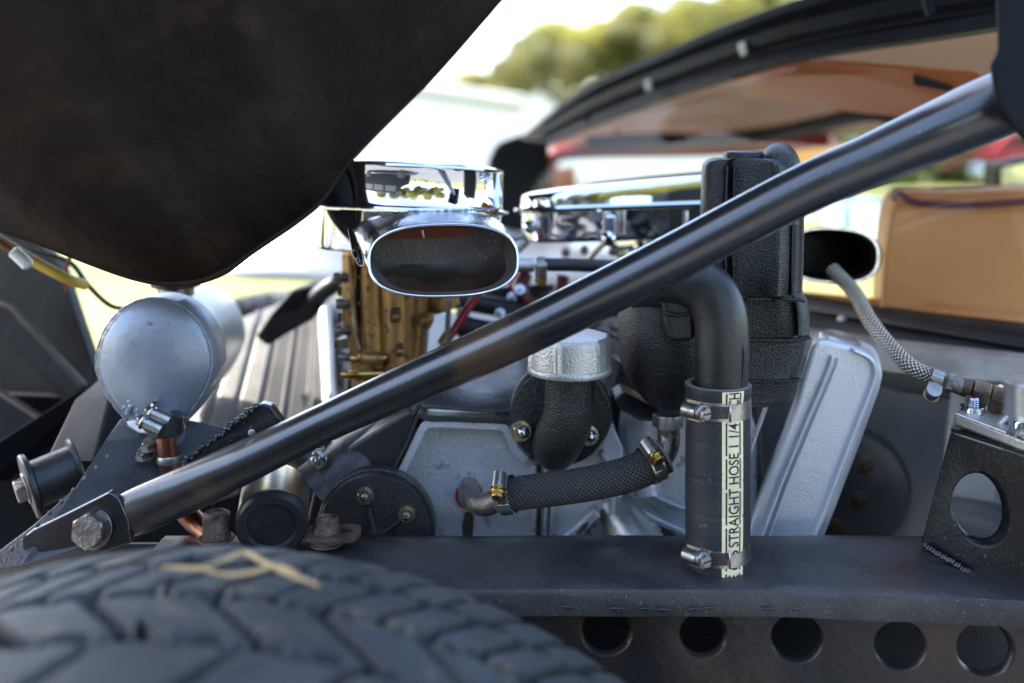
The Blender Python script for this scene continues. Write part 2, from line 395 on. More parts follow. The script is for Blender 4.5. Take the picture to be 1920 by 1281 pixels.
# white caravan
cv = thing('caravan', 'white caravan with rounded roof edge parked on the grass beyond the engine', 'caravan', (P(760,0,20).x, 20, 0))
a = P(540, 118, 20); b = P(978, 182, 20)
prof = [(0,.35),(0,a.z-.25),(.03,a.z-.12),(.10,a.z-.04),(.22,a.z)]
body = [Vector((a.x, 20, .35)), Vector((b.x, 20, .35)), Vector((b.x, 20, b.z-.22)), Vector((a.x, 20, a.z-.22))]
mesh('body', *g_prism(body, (0.3, 2.3, 0)), M['white'], cv, bevel=.05)
roof = [Vector((a.x-.05, 19.93, a.z-.215)), Vector((b.x+.08, 19.93, b.z-.215)), Vector((b.x+.08, 19.93, b.z)), Vector((a.x-.05, 19.93, a.z+.03))]
mesh('roof', *g_prism(roof, (0.3, 2.4, 0)), M['offwhite'], cv, bevel=.09, seg=3)
mesh('gutter_shadow', *g_box(Vector(((a.x+b.x)/2, 19.96, (a.z+b.z)/2-.27)), ((b.x-a.x)/2+.05,0,(b.z-a.z)/2), (0,.03,0), (0,0,.035)), M['wall'], cv)  # grey strip painted in for the shadow line under the roof edge
for k in (.12,):
    c = Vector((a.x+(b.x-a.x)*k, 19.98, 1.25)); mesh('window', *g_box(c, (.55,0,0), (0,.02,0), (0,0,.28)), M['black'], cv, bevel=.02)
for k in (.35, .65):
    c = Vector((a.x+(b.x-a.x)*k, 20.1, .32)); mesh('wheel', *g_lathe([(.12,-.09),(.31,-.09),(.32,0),(.31,.09),(.12,.09)], c, (0,1,0), 28), M['rubber'], cv)

bt = thing('stone_barn', 'pale grey barn wall beyond the caravan, right of its corner', 'barn', (P(1040,0,34).x, 34, 0))
q = [P(940, 215, 34), P(1010, 172, 34), P(1100, 240, 34)]; 
mesh('wall', *g_prism([Vector((q[0].x, 34, 0)), Vector((q[2].x, 34, 0)), q[2], q[1], q[0]], (0, 5, 0)), M['offwhite'], bt)
mesh('roof', *g_prism([q[1]+Vector((0,-.1,.02)), q[2]+Vector((.2,-.1,-.05)), q[2]+Vector((.2,-.1,.1)), q[1]+Vector((0,-.1,.17))], (0, 5.2, 0)), M['dkblock'], bt)

def parked_car(px, D, paint, label, length=4.0, face=0):
    c = P(px, 0, D); x0 = c.x; t = thing('parked_car', label, 'car', (x0, D, 0), 'cars parked across the field')
    L = length/2
    side = [(-L,.35),(-L,.62),(-L*.9,.74),(-L*.45,.84),(-L*.25,1.18),(L*.25,1.22),(L*.55,.88),(L*.92,.78),(L,.6),(L,.35)]
    mesh('body', *g_prism([(x0+u, D-.8, h) for u, h in side], (0, 1.6, 0)), paint, t, bevel=.06, seg=3)
    win = [(-L*.36,.86),(-L*.2,1.11),(L*.2,1.14),(L*.42,.88)]
    mesh('side_window', *g_prism([(x0+u, D-.812, h) for u, h in win], (0, .02, 0)), M['black'], t)
    for sx in (-.62, .62):
        wv = mesh('wheel', *g_lathe([(.1,-.1),(.3,-.1),(.32,-.06),(.32,.1),(.1,.1)], (x0+sx*L, D-.76, .32), (0,1,0), 28), M['rubber'], t)
        mesh('hubcap', *g_lathe([(.17,0),(.12,-.03),(.02,-.04)], (x0+sx*L, D-.86, .32), (0,1,0), 20), M['chrome'], wv)
    for sx in (-1, 1):
        mesh('headlight', *g_lathe([(.09,0),(.08,.03),(.02,.045)], (x0-L*.96, D+sx*.55, .62), (-1,0,0), 20), M['chrome'], t)
    mesh('bumper', *g_box((x0-L-.05, D, .45), (.04,0,0), (0,.8,0), (0,0,.05)), M['chrome'], t, bevel=.02)
    return t
parked_car(170, 13, M['yellow'], 'yellow parked car with bright headlights, seen between the bonnet and the silver tank', 3.6)
parked_car(1180, 14, M['white'], 'white parked car seen through the far window above the chrome air cleaner', 3.8)
parked_car(1420, 17, M['paint_orange'], 'orange parked car seen through the windscreen above the strut', 3.6)
parked_car(1500, 27, M['paint_blue'], 'pale blue parked car far off, left of the hedge through the windscreen', 3.8)
for px, py, D, mt, hw, lb in ((1600,436,9.6,M['paint_blue'],.20,'pale blue crate on the grass seen between the black scoop and the seat'),(1535,400,12,M['white'],.22,'white crate on the grass just above the black scoop'),(1640,460,8.6,M['white'],.10,'small white crate on the grass at the left edge of the seat'),(1455,312,19,M['paint_orange'],.9,'low orange crate far off beyond the tower casting')):
    p = P(px, py, D); b_ = thing('crate', lb, 'crate', (p.x, D, 0), 'crates standing on the grass')
    h_ = max(.18, p.z+.28)
    mesh('box', *g_box((p.x, D, h_/2), (hw,0,0), (0,.2,0), (0,0,h_/2-.005)), mt, b_, bevel=.02)
    mesh('lid', *g_box((p.x, D, h_+.012), (hw+.015,0,0), (0,.215,0), (0,0,.014)), mt, b_, bevel=.01)
parked_car(1900, 22, M['red'], 'red parked car far off, seen through the glass above the seat', 3.8)

vn = thing('added_van', 'tall black van added unseen behind the camera to darken the chrome reflections', 'van', (-2.2, -3.6, 0))  # unseen van, added so the chrome mirrors something dark
mesh('body', *g_prism([(-4.6,-4.6,.35),(-4.6,-4.6,1.95),(-4.3,-4.6,2.1),(-.9,-4.6,2.1),(-.3,-4.6,1.35),(.15,-4.6,1.15),(.2,-4.6,.35)], (0,1.75,0)), M['deep'], vn, bevel=.08, seg=3)
for x0, x1 in ((-4.2,-3.1),(-2.9,-1.9),(-1.7,-.85)):
    mesh('window', *g_box(((x0+x1)/2,-2.845,1.62), ((x1-x0)/2,0,0), (0,.01,0), (0,0,.27)), M['gloss'], vn, bevel=.004)
for x in (-3.8,-.5):
    mesh('wheel', *g_lathe([(.1,-.1),(.31,-.1),(.33,0),(.33,.08),(.15,.1)], (x,-2.9,.33), (0,1,0), 28), M['rubber'], vn)
for i in range(6):  # unseen tree row, added as a dark horizon for the chrome to reflect
    tree(-13+i*5.2, -17+(i%2)*1.5, 6.6+(i*37%5)*.5, .95, i, ['leftmost','second','third','fourth','fifth','rightmost'][i]+' tree of the unseen row added behind the camera to darken the chrome reflections', 'trees added behind the camera for the reflections')
cbod = thing('car_body', 'black and white body shell with windscreen surround, bulkhead and far wing', 'car', P(1500,700,1.2))
# ================================================================== TYRE (foreground)
def make_tyre(name, label, cx, cz, y_far, Rad, W, mt, group, fine=True):
    t = thing(name, label, None, (cx, y_far-W/2, cz-Rad)); t.parent = cbod; t.location = Vector((cx, y_far-W/2, cz-Rad))-WL[cbod.name]
    nT = 1700 if fine else 500; prof = []
    ny = 84 if fine else 30
    for j in range(ny+1):
        s = j/ny*2-1                      # -1 near .. +1 far
        prof.append(s)
    vs = []; fs = []
    side = [(.72, .62), (.80, .93), (.93, 1.02)]
    cols = [(-W*.5*.86, Rad*.66), (-W*.5*1.03, Rad*.80), (-W*.5*1.04, Rad*.90)]
    rows = []
    for y, r in cols: rows.append((y, r, None))
    for s in prof: rows.append((s*W*.5, Rad-.005*s**6-.002*s*s, s))
    for y, r in reversed(cols): rows.append((-y, r, None))
    C = Vector((cx, y_far-W/2, cz)); m = len(rows)
    for i in range(nT):
        a = 2*math.pi*i/nT; arc = a*Rad
        for y, r, s in rows:
            if s is not None:
                u = (y_far-W/2+y); wv = W/2-y    # distance from far edge
                g = 0
                for gp, gw in ((.034,.0026),(.066,.0036),(.1045,.0040),(.148,.0036)):
                    g = max(g, 1-abs(wv-gp-.0011*math.sin(arc*2*math.pi/.0235+gp*90))/gw)
                if wv < .034: pt, sl, gw = .0235, .75, .0030
                elif wv < .066: pt, sl, gw = .0235, .80, .0032
                elif wv < .1045: pt, sl, gw = .045, -.95, .0042
                elif wv < .148: pt, sl, gw = .045, .45, .0042
                else: pt, sl, gw = .0235, -.7, .0030
                q = (arc+wv*sl) % pt; dd = min(q, pt-q)
                g = max(g, 1-dd/gw)
                g = max(0, min(1, g*2.2))
                r = r-.009*g
            vs.append(C+Vector((math.sin(a)*r, y, math.cos(a)*r)))
    for i in range(nT):
        k = (i+1) % nT
        for j in range(m-1): fs.append((i*m+j, k*m+j, k*m+j+1, i*m+j+1))
    mesh('tyre', vs, fs, mt, t)
    rp = [(Rad*.15, W*.02), (Rad*.55, W*.05), (Rad*.60, -W*.4), (Rad*.67, -W*.44), (Rad*.67, W*.44), (Rad*.6, W*.42)]
    mesh('rim', *g_lathe(rp, C, (0,1,0), 48), M['alu'], t)
    return t
TYR = .345; tc0 = P(395, 996, .486)
make_tyre('front_wheel', 'large blurred front tyre with grooved tread nearest the camera', tc0.x, tc0.z-TYR, .486, TYR, .19, M['tyre'], None)
make_tyre('front_wheel', 'far side front tyre showing only as a dark arc behind the silver tank', P(545,545,1.75).x, P(545,541,1.75).z-.345, 1.78, .345, .19, M['tyre'], None, False)
tz = lambda px, py: P(px, py, TYR*0+.19*F/(py-HY)*.97)
m = MB()
for pts in ([(375,1062),(420,1052),(455,1036),(490,1052),(545,1078),(600,1098)], [(385,1070),(430,1078),(470,1074),(520,1062),(560,1075)], [(300,1062),(350,1066),(400,1068)]):
    m.add(g_tube([tz(*p) for p in pts], [.0003,.0008,.0011,.0010,.0005], 8, 6)[:2])
tag(m.build('straw_stem', M['straw']), 'dry yellow grass stem lying bent on top of the front tyre', 'straw')

# ================================================================== BONNET (raised, front hinged)
edge = [(1120,-220,.84),(1000,-75,.81),(935,0,.79),(878,66,.78),(812,140,.77),(745,207,.76),(690,262,.75),(645,312,.74),(604,372,.72),(560,410,.71),(520,438,.70),(470,472,.69),(430,502,.68),(400,517,.67),(360,528,.665),(318,530,.66),(275,524,.66),(225,510,.66),(160,486,.66),(80,455,.665),(0,428,.67),(-150,372,.68),(-420,270,.70)]
E = curve_fill(PL(edge), 4)
bn = thing('bonnet', 'raised dark bonnet shell with curved edge hanging over the left of the engine', 'bonnet', (E[len(E)//2].x, .7, .7))
rows = []
for i in range(15):
    t = i/14
    row = []
    for k, e in enumerate(E):
        s = k/(len(E)-1)
        tgt = Vector((.08-1.25*s, .36, 1.62))
        b = 1-(1-t)**1.0
        p = e.lerp(tgt, b)
        p.y -= .085*math.sin(math.pi*min(1, t*1.0))**.8*(.6+.4*t)*.9
        p.y = max(p.y, .22)
        row.append(p)
    rows.append(row)
mesh('inner_panel', *g_sheet(rows), M['bonnet'], bn, solid=.004)
tube('rolled_edge', [E[i] for i in range(0, len(E), 2)], .0028, M['bonnet'], bn, n=12, k=3)

mb = MB()
for i in range(11):
    e_ = E[28+int(i*1.2)]; q = e_+Vector((-.010-.004*random.random(), -.006, .004+.004*random.random()))
    mb.add(g_lathe([(.0003,-.008),(.0028+.002*random.random(),-.002),(.0022,.003),(.0003,.008)], q, (.6,0,.75), 8))
tag(mb.build('copper_fleck', M['copper'], bn), kind='stuff')  # small copper coloured flecks near the bonnet edge
# outer skin running towards the far wing, trimmed to let sun onto the radiator
rows = []
for j in range(9):
    t = j/8; row = []
    for k, e in enumerate(E[:45]):
        s = k/(len(E)-1)
        p = e+Vector((-.30*t-.10*t*t, 1.05*t, .16*t+.05*math.sin(t*3.1)))
        row.append(p+Vector((0, .004, 0)))
    rows.append(row)
mesh('outer_skin', *g_sheet(rows), M['black'], bn, solid=.003)
rows = []
for j in range(4):
    t = j/3*.21
    rows.append([e+Vector((-.30*t-.10*t*t, 1.05*t+.004, .16*t+.05*math.sin(t*3.1))) for e in E[44:]])
mesh('nose_shade_skin', *g_sheet(rows), M['black'], bn, solid=.003)  # strip added to keep the sun off the corner plate and rail
rows = []
for j in range(5):
    t = j/4
    rows.append([Vector((.08-1.25*s, .36+1.5*t, 1.62+.10*math.sin(t*3.14))) for s in [i/12*.72 for i in range(13)]])
mesh('top_skin', *g_sheet(rows), M['black'], bn, solid=.003)  # unseen top, cut short so the sun reaches radiator and tank
rows = []
for j in range(4):                        # upright web closing the shell towards the cabin side
    t = j/3
    rows.append([E[0].lerp(Vector((.08,.36,1.62)), i/6)+Vector((-.12*t, 1.2*t, .1*t)) for i in range(7)])
mesh('rear_panel', *g_sheet(rows), M['black'], bn, solid=.003)

# ================================================================== CHASSIS
ch = thing('chassis_frame', 'black box section chassis rail running along the lower right with round lightening holes', 'chassis', P(1300,1281,.62))
ZR = P(1345,1084,.63).z
def rp(px, Y, dz=0): return Vector(((px-960)*Y/F, Y, ZR+dz))
# top face, slightly folded, with front edge drop
def rail_pts(x, Y, z): return Vector((x, Y, ZR+z))
sec = [(.690,.002),(.682,.0028),(.667,.0024),(.6635,.0002),(.640,0),(.622,-.0006),(.6175,-.0022),(.616,-.005),(.6165,-.0165),(.623,-.018)]
xs = [-.24+.62*i/40 for i in range(41)]
rows = []
for x in xs:
    k = max(0, (x-.16)/.2)
    rows.append([Vector((x, Y-(.02*k if j > 3 else 0)+.0004*mn.noise(Vector((x*30, j, 0))), ZR+z+.0006*mn.noise(Vector((x*22, Y*30, 0))))) for j, (Y, z) in enumerate(sec)])
mesh('rail_top', *g_sheet(rows), M['satin'], ch, solid=.0025)
def holed(u0, u1, z0, z1, Yf, holes, n=32):
    vs = []; fs = []
    hs = sorted(holes); cuts = [u0]+[(hs[i][0]+hs[i+1][0])/2 for i in range(len(hs)-1)]+[u1]
    for i, (hx, hz, rx, rz) in enumerate(hs):
        a, b = cuts[i], cuts[i+1]; s = len(vs)
        for k in range(n):
            an = 2*math.pi*(k+.5)/n; c, sn = math.cos(an), math.sin(an)
            t = min(((b-hx) if c > 0 else (a-hx))/c if abs(c) > 1e-6 else 9, ((z1-hz) if sn > 0 else (z0-hz))/sn if abs(sn) > 1e-6 else 9)
            vs.append(Yf(hx+c*t, hz+sn*t, 0))
            for kk, dd in ((1.19,0),(1.13,.0001),(1.05,.0014),(1.0,.005)): vs.append(Yf(hx+c*rx*kk, hz+sn*rz*kk, dd))
        # corner fix: snap nearest outer vertices onto the cell corners
        for cx_, cz_ in ((a,z0),(a,z1),(b,z0),(b,z1)):
            best = min(range(n), key=lambda k: (vs[s+k*5]-Yf(cx_, cz_, 0)).length); vs[s+best*5] = Yf(cx_, cz_, 0)
        for k in range(n):
            q = (k+1) % n
            for l in range(4): fs.append((s+k*5+l, s+q*5+l, s+q*5+l+1, s+k*5+l+1))
    return vs, fs
def railface(u, z, d): return Vector((u, .6245-(.02*max(0, (u-.16)/.2))+d, z))
hz = P(0,1206,.62).z; hl = []
for px, py, r in ((1140,1198,47),(1323,1206,44),(1501,1210,46),(1690,1214,46),(1842,1213,50)):
    q = P(px, py, .615); hl.append((q.x, q.z, S(r*.95,.615), S(r*.92,.615)))
mesh('rail_side', *holed(-.24, .38, ZR-.125, ZR-.0165, railface, hl), M['railside'], ch)
mesh('rail_inner_wall', *g_box((.05,.705,ZR-.07), (.33,0,0), (0,.0015,0), (0,0,.062)), M['dkblock'], ch)
mesh('rail_floor', *g_box((.05,.665,ZR-.128), (.33,0,0), (0,.045,0), (0,0,.0015)), M['dkblock'], ch)
# weld beads on the rail edge
m = MB()
for px in (1075,1150,1210,1235,1300,1325,1450,1500,1590,1640,1700,1760,1800):
    q = P(px+random.uniform(-12,12), 1141+random.uniform(-3,5), .6135)
    m.add(g_lathe([(.0002,-.004),(.0008,-.002),(.0010,0),(.0007,.003),(.0002,.005)], q, (1,.0,random.uniform(-.1,.1)), 8))
tag(m.build('weld_bead', M['gloss'], ch), kind='stuff')
# upright gusset bracket at the right with an oval opening
def bilin(c, u, v, d, nrm): 
    p = c[0].lerp(c[1], u).lerp(c[3].lerp(c[2], u), v); return p+nrm*d
bc = [P(1728,1020,.665), P(1990,1165,.60), P(1990,880,.60), P(1782,812,.665)]
nrm = Vector((.15,1,0)).normalized()
v_, f_ = holed(0, 1, 0, 1, lambda u, v, d: bilin(bc, u, v, d*1.4, nrm), [(.37,.50,.21,.25)])
mesh('gusset_face', v_, f_, M['gusset'], ch)
top = [P(1782,812,.665), P(1990,880,.60), P(2010,842,.66), P(1800,780,.73)]
mesh('gusset_top', *g_prism([p+Vector((0,0,.001)) for p in top], (0,0,.0025)), M['gloss'], ch, bevel=.001)
mesh('gusset_side', *g_prism([P(1728,1015,.666), P(1782,812,.666), P(1800,785,.74), P(1760,1000,.74)], (.003,0,0)), M['gloss'], ch)
mesh('gusset_back', *g_prism(PL([(1760,930,.83),(2050,1000,.83),(2050,720,.83),(1790,700,.83)]), (0,.003,0)), M['wall'], ch)
mesh('gusset_floor', *g_prism([P(1745,1008,.67), P(2050,1120,.62), P(2100,980,.83), P(1790,930,.83)], (0,0,-.003)), M['satin'], ch)
m = MB()
pa, pb = P(1735,1025,.658), P(1990,1178,.597)
for i in range(46):
    t = i/45; q = pa.lerp(pb, t)+Vector((0, random.uniform(-.0005,.0005), random.uniform(-.0005,.0005)))
    m.add(g_lathe([(.0004,-.0022),(.0019,-.001),(.0023,0),(.0018,.0012),(.0004,.0022)], q, (1,-.2,-.35), 8))
m.build('weld_seam', M['gloss'], ch)
# left end: dark grey plate, brace tube, bushing
pl = [(-60,1075,.63),(60,985,.645),(140,915,.66),(195,830,.69),(225,785,.72),(300,775,.74),(420,800,.74),(420,900,.69),(300,960,.65),(200,1010,.63),(40,1060,.62)]
mesh('corner_plate', *g_prism(PL(pl), (0,.012,-.012)), M['plate'], ch, bevel=.0015, label='dusty dark grey corner plate under the silver tank')
m = MB()
for i in range(9):
    t = i/8; q = P(25,1030,.625).lerp(P(205,858,.665), t); m.add(g_lathe([(.0016,0),(.0012,.0005),(.0004,.0007)], q+Vector((0,-.002,.001)), (0,-1,.6), 10))
m.build('rivet_row', M['satin'], ch)
br = [P(140,748,.78), P(205,748,.78), P(175,868,.72), P(82,868,.72)]
mesh('brace_tube', *g_prism(br, (.004,.045,.008)), M['black'], ch, bevel=.002, label='square black brace tube leaning beside the silver tank')
mesh('brace_plate', *g_prism(PL([(200,748,.80),(250,700,.82),(300,800,.80),(185,865,.76)]), (0,.02,0)), M['black'], ch, bevel=.001)
mesh('long_member', *g_prism(PL([(-20,838,.80),(130,742,.86),(215,690,.90),(218,715,.90),(135,775,.86),(-20,905,.80)]), (0,.03,-.01)), M['deep'], ch, bevel=.002)
mesh('shade_panel', *g_prism(PL([(-260,730,.93),(140,745,.93),(500,800,.93),(640,900,.93),(640,1200,.93),(-260,1200,.93)]), (0,.01,0)), M['deep'], ch)  # dark sheet added to block out the sunlit undertray
mesh('undertray', *g_box((0,1.35,.40), (1.6,0,0), (0,.74,0), (0,0,.004)), M['dkblock'], ch)
bs = thing('wishbone_bushing', 'dark cylindrical suspension bushing with end flange and bolt at the far left', 'bushing', P(90,960,.70))
A, B = P(50,915,.685), P(152,872,.705); ax = (B-A)
L = ax.length
mesh('sleeve', *g_lathe([(.0165,.006),(.0165,L*.9)], A, ax, 40), M['rubber'], bs)
mesh('end_flange', *g_lathe([(.017,0),(.0225,.0005),(.0232,.002),(.0225,.0045),(.018,.006)], A, ax, 40), M['rubber'], bs)
mesh('inner_flange', *g_lathe([(.017,L*.86),(.0205,L*.87),(.021,L*.93),(.018,L*.97)], A, ax, 40), M['rubber'], bs)
nut('bolt_head', A, -ax, .0085, .006, M['oldbolt'], bs, washer=.011)
# dark structure at far left
fp = thing('front_bulkhead', 'dark blue black slanted front panels under the raised bonnet at far left', 'body panel', P(60,800,1.1))
mesh('slanted_panel', *g_prism(PL([(-200,330,1.05),(60,440,1.0),(112,500,.98),(190,735,.92),(130,790,.92),(60,900,.95),(-200,1000,1.0)]), (0,.02,0)), M['deep'], fp, bevel=.002)
mesh('ridge', *g_prism(PL([(-60,545,.93),(18,575,.92),(160,728,.88),(130,752,.88),(-20,620,.92),(-60,590,.93)]), (0,.012,0)), M['deep'], fp, bevel=.004, seg=3)
mesh('lower_panel', *g_prism(PL([(-120,660,.90),(95,800,.86),(90,835,.86),(-60,950,.86),(-120,950,.86)]), (0,.012,0)), M['deep'], fp, bevel=.003)

cb = thing('yellow_cable', 'yellow cable with white connector hanging under the bonnet at far left', 'cable', P(60,500,.8))
tube('sheath', PL([(-60,420,.80),(0,452,.80),(60,488,.80),(120,520,.80),(160,535,.82)]), .0042, M['yellow'], cb, n=12)
tube('wire', PL([(-40,428,.78),(10,462,.78),(35,480,.78)]), .0026, M['orange'], cb, n=10)
mesh('connector', *g_lathe([(.003,0),(.0048,.001),(.0048,.016),(.003,.018)], P(24,470,.77), P(58,502,.77)-P(24,470,.77), 16), M['white'], cb)
m = tube('black_wire', PL([(60,470,.85),(130,492,.85),(165,535,.85),(205,572,.85),(240,580,.86)]), .0022, M['rubber'], None, n=8)
tag(m, 'thin black wire looping across the grass gap left of the silver tank', 'wire')
m = tube('red_wire', PL([(126,545,.84),(122,515,.84),(132,480,.84)]), .0018, M['orange'], None, n=8)
tag(m, 'short red wire end beside the yellow cable', 'wire')

# ================================================================== FAR SIDE OF THE CAR
rows = []
wl = [(250,520,455,1.55),(400,470,528,1.5),(480,420,532,1.48),(560,405,534,1.45),(640,395,545,1.42),(760,400,560,1.40),(900,420,560,1.38),(1020,440,548,1.36),(1160,455,540,1.34),(1250,462,535,1.32)]
for px, t_, b_, Y in wl:
    a = P(px, t_, Y+.25); b = P(px, t_+(b_-t_)*.35, Y+.05); c = P(px, b_, Y); rows.append([a, b, c, c+Vector((0,.10,-.004))])
mesh('far_wing', *g_sheet(rows), M['white'], cbod, solid=.003, sub=2, label='sunlit white far front wing behind the carburettors')
# windscreen surround: header sweeping from far pillar to near pillar
hd = [ # px, top y, low y, Y
 (925,292,330,1.80),(960,262,300,1.72),(988,243,283,1.65),(1040,198,262,1.55),(1097,157,238,1.45),(1160,125,212,1.36),(1227,97,187,1.27),(1335,49,154,1.14),(1465,1,115,1.01),(1584,-35,92,.92),(1720,-70,72,.84),(1860,-95,50,.77),(2000,-110,25,.72)]
prof = [(0,.035),(.10,.004),(.22,0),(.30,.012),(.36,.014),(.44,.002),(.62,0),(.70,.010),(.78,.012),(.86,.003),(1,0),(1.0,.03)]
rows = []
for px, t_, l_, Y in hd:
    rows.append([P(px, t_+(l_-t_)*s, Y)+Vector((d*.4, d, 0)) for s, d in prof])
rr = []
for k in range(len(rows[0])):
    rr.append(curve_fill([r_[k] for r_ in rows], 5))
mesh('windscreen_surround', *g_sheet(rr), M['header'], cbod, solid=.004)
for i, (px, py, Y, rx) in enumerate([(1215,160,1.27,.3),(1393,92,1.08,.3),(1742,12,.82,.3),(1100,220,1.4,.3)]):
    c = P(px, py, Y-.006); mesh('trim_clip', *g_box(c, (.0035,0,.002), (0,.004,0), (-.002,0,.007)), M['alu'] if i < 2 else M['header'], cbod, bevel=.0015)
mesh('far_pillar', *g_prism(PL([(915,300,1.62),(930,268,1.62),(975,252,1.60),(1030,262,1.58),(1030,330,1.58),(1030,400,1.58),(1010,560,1.58),(905,560,1.62)]), (.0,.06,0)), M['deep'], cbod, bevel=.01, seg=3)
gl = []
lowb = [(1030,518,1.66),(1100,515,1.55),(1240,520,1.36),(1400,535,1.2),(1560,560,1.03),(1720,595,.90),(1920,640,.80),(2010,660,.75)]
tp = curve_fill(PL([(h[0], h[2]-3, h[3]+.012) for h in hd[3:]]), 4); bt_ = curve_fill(PL(lowb), 6)
def resample(pts, n):
    d = [0]
    for i in range(1, len(pts)): d.append(d[-1]+(pts[i]-pts[i-1]).length)
    o = []
    for k in range(n):
        t = d[-1]*k/(n-1); i = 0
        while i < len(pts)-2 and d[i+1] < t: i += 1
        o.append(pts[i].lerp(pts[i+1], (t-d[i])/max(1e-9, d[i+1]-d[i])))
    return o
tp = resample(tp, 40); bt_ = resample(bt_, 40)
gl = [[a_.lerp(b_, s)+Vector((-.05*math.sin(math.pi*s), -.01*math.sin(math.pi*s), 0)) for a_, b_ in zip(tp, bt_)] for s in [i/10 for i in range(11)]]
mesh('windscreen', *g_sheet(gl), M['glass'], cbod)
# headlining behind the glass
hr = [(1030,292,1.95),(1150,284,1.92),(1300,268,1.86),(1450,262,1.76),(1560,255,1.66),(1640,238,1.58),(1760,222,1.50),(1900,205,1.40),(2100,190,1.3)]
rear = resample(curve_fill(PL(hr), 5), 40)
front = [p+Vector((.02,.02,.004)) for p in tp]
ln = [[a_.lerp(b_, s)+Vector((0,0,.05*math.sin(math.pi*s))) for a_, b_ in zip(front, rear)] for s in [i/8 for i in range(9)]]
mesh('headlining', *g_sheet(ln), M['liner'], cbod, label='tan headlining of the cabin seen through the windscreen')
ln2 = [[p+Vector((.01,.01,.03)) for p in r_] for r_ in ln]
mesh('roof_skin', *g_sheet(ln2), M['header'], cbod)
mesh('near_sun_visor', *g_prism(PL([(1375,150,1.10),(1500,112,1.02),(1840,140,.86),(1870,215,.90),(1760,232,1.0),(1640,215,1.12),(1500,195,1.20),(1400,185,1.20)]), (0,.012,.004)), M['visor'], cbod, bevel=.004, label='orange tan sun visor under the headlining')
mesh('far_sun_visor', *g_prism(PL([(1180,215,1.42),(1360,178,1.25),(1395,205,1.3),(1200,235,1.48)]), (0,.012,.004)), M['liner'], cbod, bevel=.004)
mesh('visor_lamp', *g_prism(PL([(1712,140,.92),(1785,150,.90),(1788,172,.90),(1715,160,.92)]), (0,.004,0)), M['black'], cbod, bevel=.002)
tube('roof_bow', PL([(1100,268,1.75),(1200,262,1.72),(1330,262,1.66),(1440,252,1.6),(1540,232,1.5),(1640,212,1.4),(1700,232,1.42)]), .012, M['black'], cbod, n=12)
tube('far_window_trim', PL([(1030,372,1.80),(1032,310,1.80),(1045,290,1.80),(1120,284,1.80),(1250,282,1.78),(1400,276,1.75),(1560,262,1.66)]), .0135, M['red'], cbod, n=12, label='red trim round the far side window')
mesh('far_door_card', *g_prism(PL([(1040,318,1.90),(1078,312,1.90),(1082,370,1.90),(1042,372,1.90)]), (0,.02,0)), M['visor'], cbod)
mesh('wing_mirror', *g_prism(PL([(1872,308,1.3),(1960,290,1.3),(1960,372,1.3),(1874,362,1.3)]), (0,.05,0)), M['black'], cbod, bevel=.008)
mesh('mirror_glass', *g_prism(PL([(1880,316,1.296),(1950,300,1.296),(1950,362,1.296),(1882,356,1.296)]), (0,.003,0)), M['chrome'], cbod)
# near A pillar and hinge box
mesh('near_pillar', *g_prism(PL([(1868,-60,.515),(2100,-60,.515),(2100,330,.515),(1925,272,.515),(1893,232,.515),(1872,200,.515),(1860,155,.515),(1855,118,.515),(1870,100,.515)]), (.036,.07,0)), M['deep'], cbod, bevel=.004, seg=3)

# bulkhead: tan strip, black seal, ledge, stainless channel, dark wall
def strip(name, up, lo, mt, th=(0,.01,0), **k):
    u = resample(curve_fill(PL(up), 4), 24); l = resample(curve_fill(PL(lo), 4), 24)
    return mesh(name, *g_sheet([u, [a_.lerp(b_, .5) for a_, b_ in zip(u, l)], l]), mt, cbod, solid=.003, **k)
strip('cabin_trim', [(1470,545,1.12),(1650,562,1.0),(1950,590,.88)], [(1470,560,1.10),(1650,590,.98),(1950,628,.86)], M['tan'])
strip('screen_seal', [(1470,545,1.09),(1560,562,1.03),(1700,582,.95),(1960,612,.84)], [(1470,572,1.07),(1560,582,1.01),(1700,607,.93),(1960,652,.82)], M['rubber'])
tube('seal_bead', PL([(1470,572,1.06),(1560,585,1.0),(1700,610,.92),(1960,656,.81)]), .0035, M['rubber'], cbod, n=12)
strip('scuttle_ledge', [(1440,565,1.08),(1560,584,1.01),(1700,612,.93),(1960,660,.815)], [(1440,612,1.02),(1560,625,.97),(1700,652,.89),(1960,690,.79)], M['dkblock'])
for px, py, Y in ((1583,600,.985),):
    mesh('rivet', *g_lathe([(.006,0),(.005,.002),(.001,.0035)], P(px,py,Y), (0,-1,.2), 16), M['alu'], cbod)
ss = [(1440,605,.99),(1560,622,.95),(1700,640,.88),(1960,668,.78)]
sm = [(1440,655,.97),(1560,680,.93),(1700,700,.86),(1960,722,.765)]
sl = [(1440,690,.985),(1560,705,.945),(1700,724,.875),(1960,762,.775)]
se = [(1440,700,1.0),(1560,716,.96),(1700,733,.89),(1960,772,.79)]
cc = [resample(curve_fill(PL(q_), 4), 24) for q_ in (ss, sm, sl, se)]
mesh('steel_channel', *g_sheet([cc[0], [a_.lerp(b_, .5)+Vector((0,.003,0)) for a_, b_ in zip(cc[0], cc[1])], cc[1], cc[2], cc[3]]), M['steel'], cbod, solid=.002, label='brushed steel channel along the bulkhead behind the braided hose')
mesh('bulkhead_wall', *g_prism(PL([(1300,640,1.02),(1560,655,.96),(2000,735,.80),(2000,1100,.78),(1560,1050,.94),(1300,1040,1.02)]), (0,.01,0)), M['wall'], cbod)
mesh('footwell_bulge', *g_lathe([(.04,0),(.052,.004),(.056,.02)], P(1585,925,.86), (.25,1,0), 36), M['dkblock'], cbod)
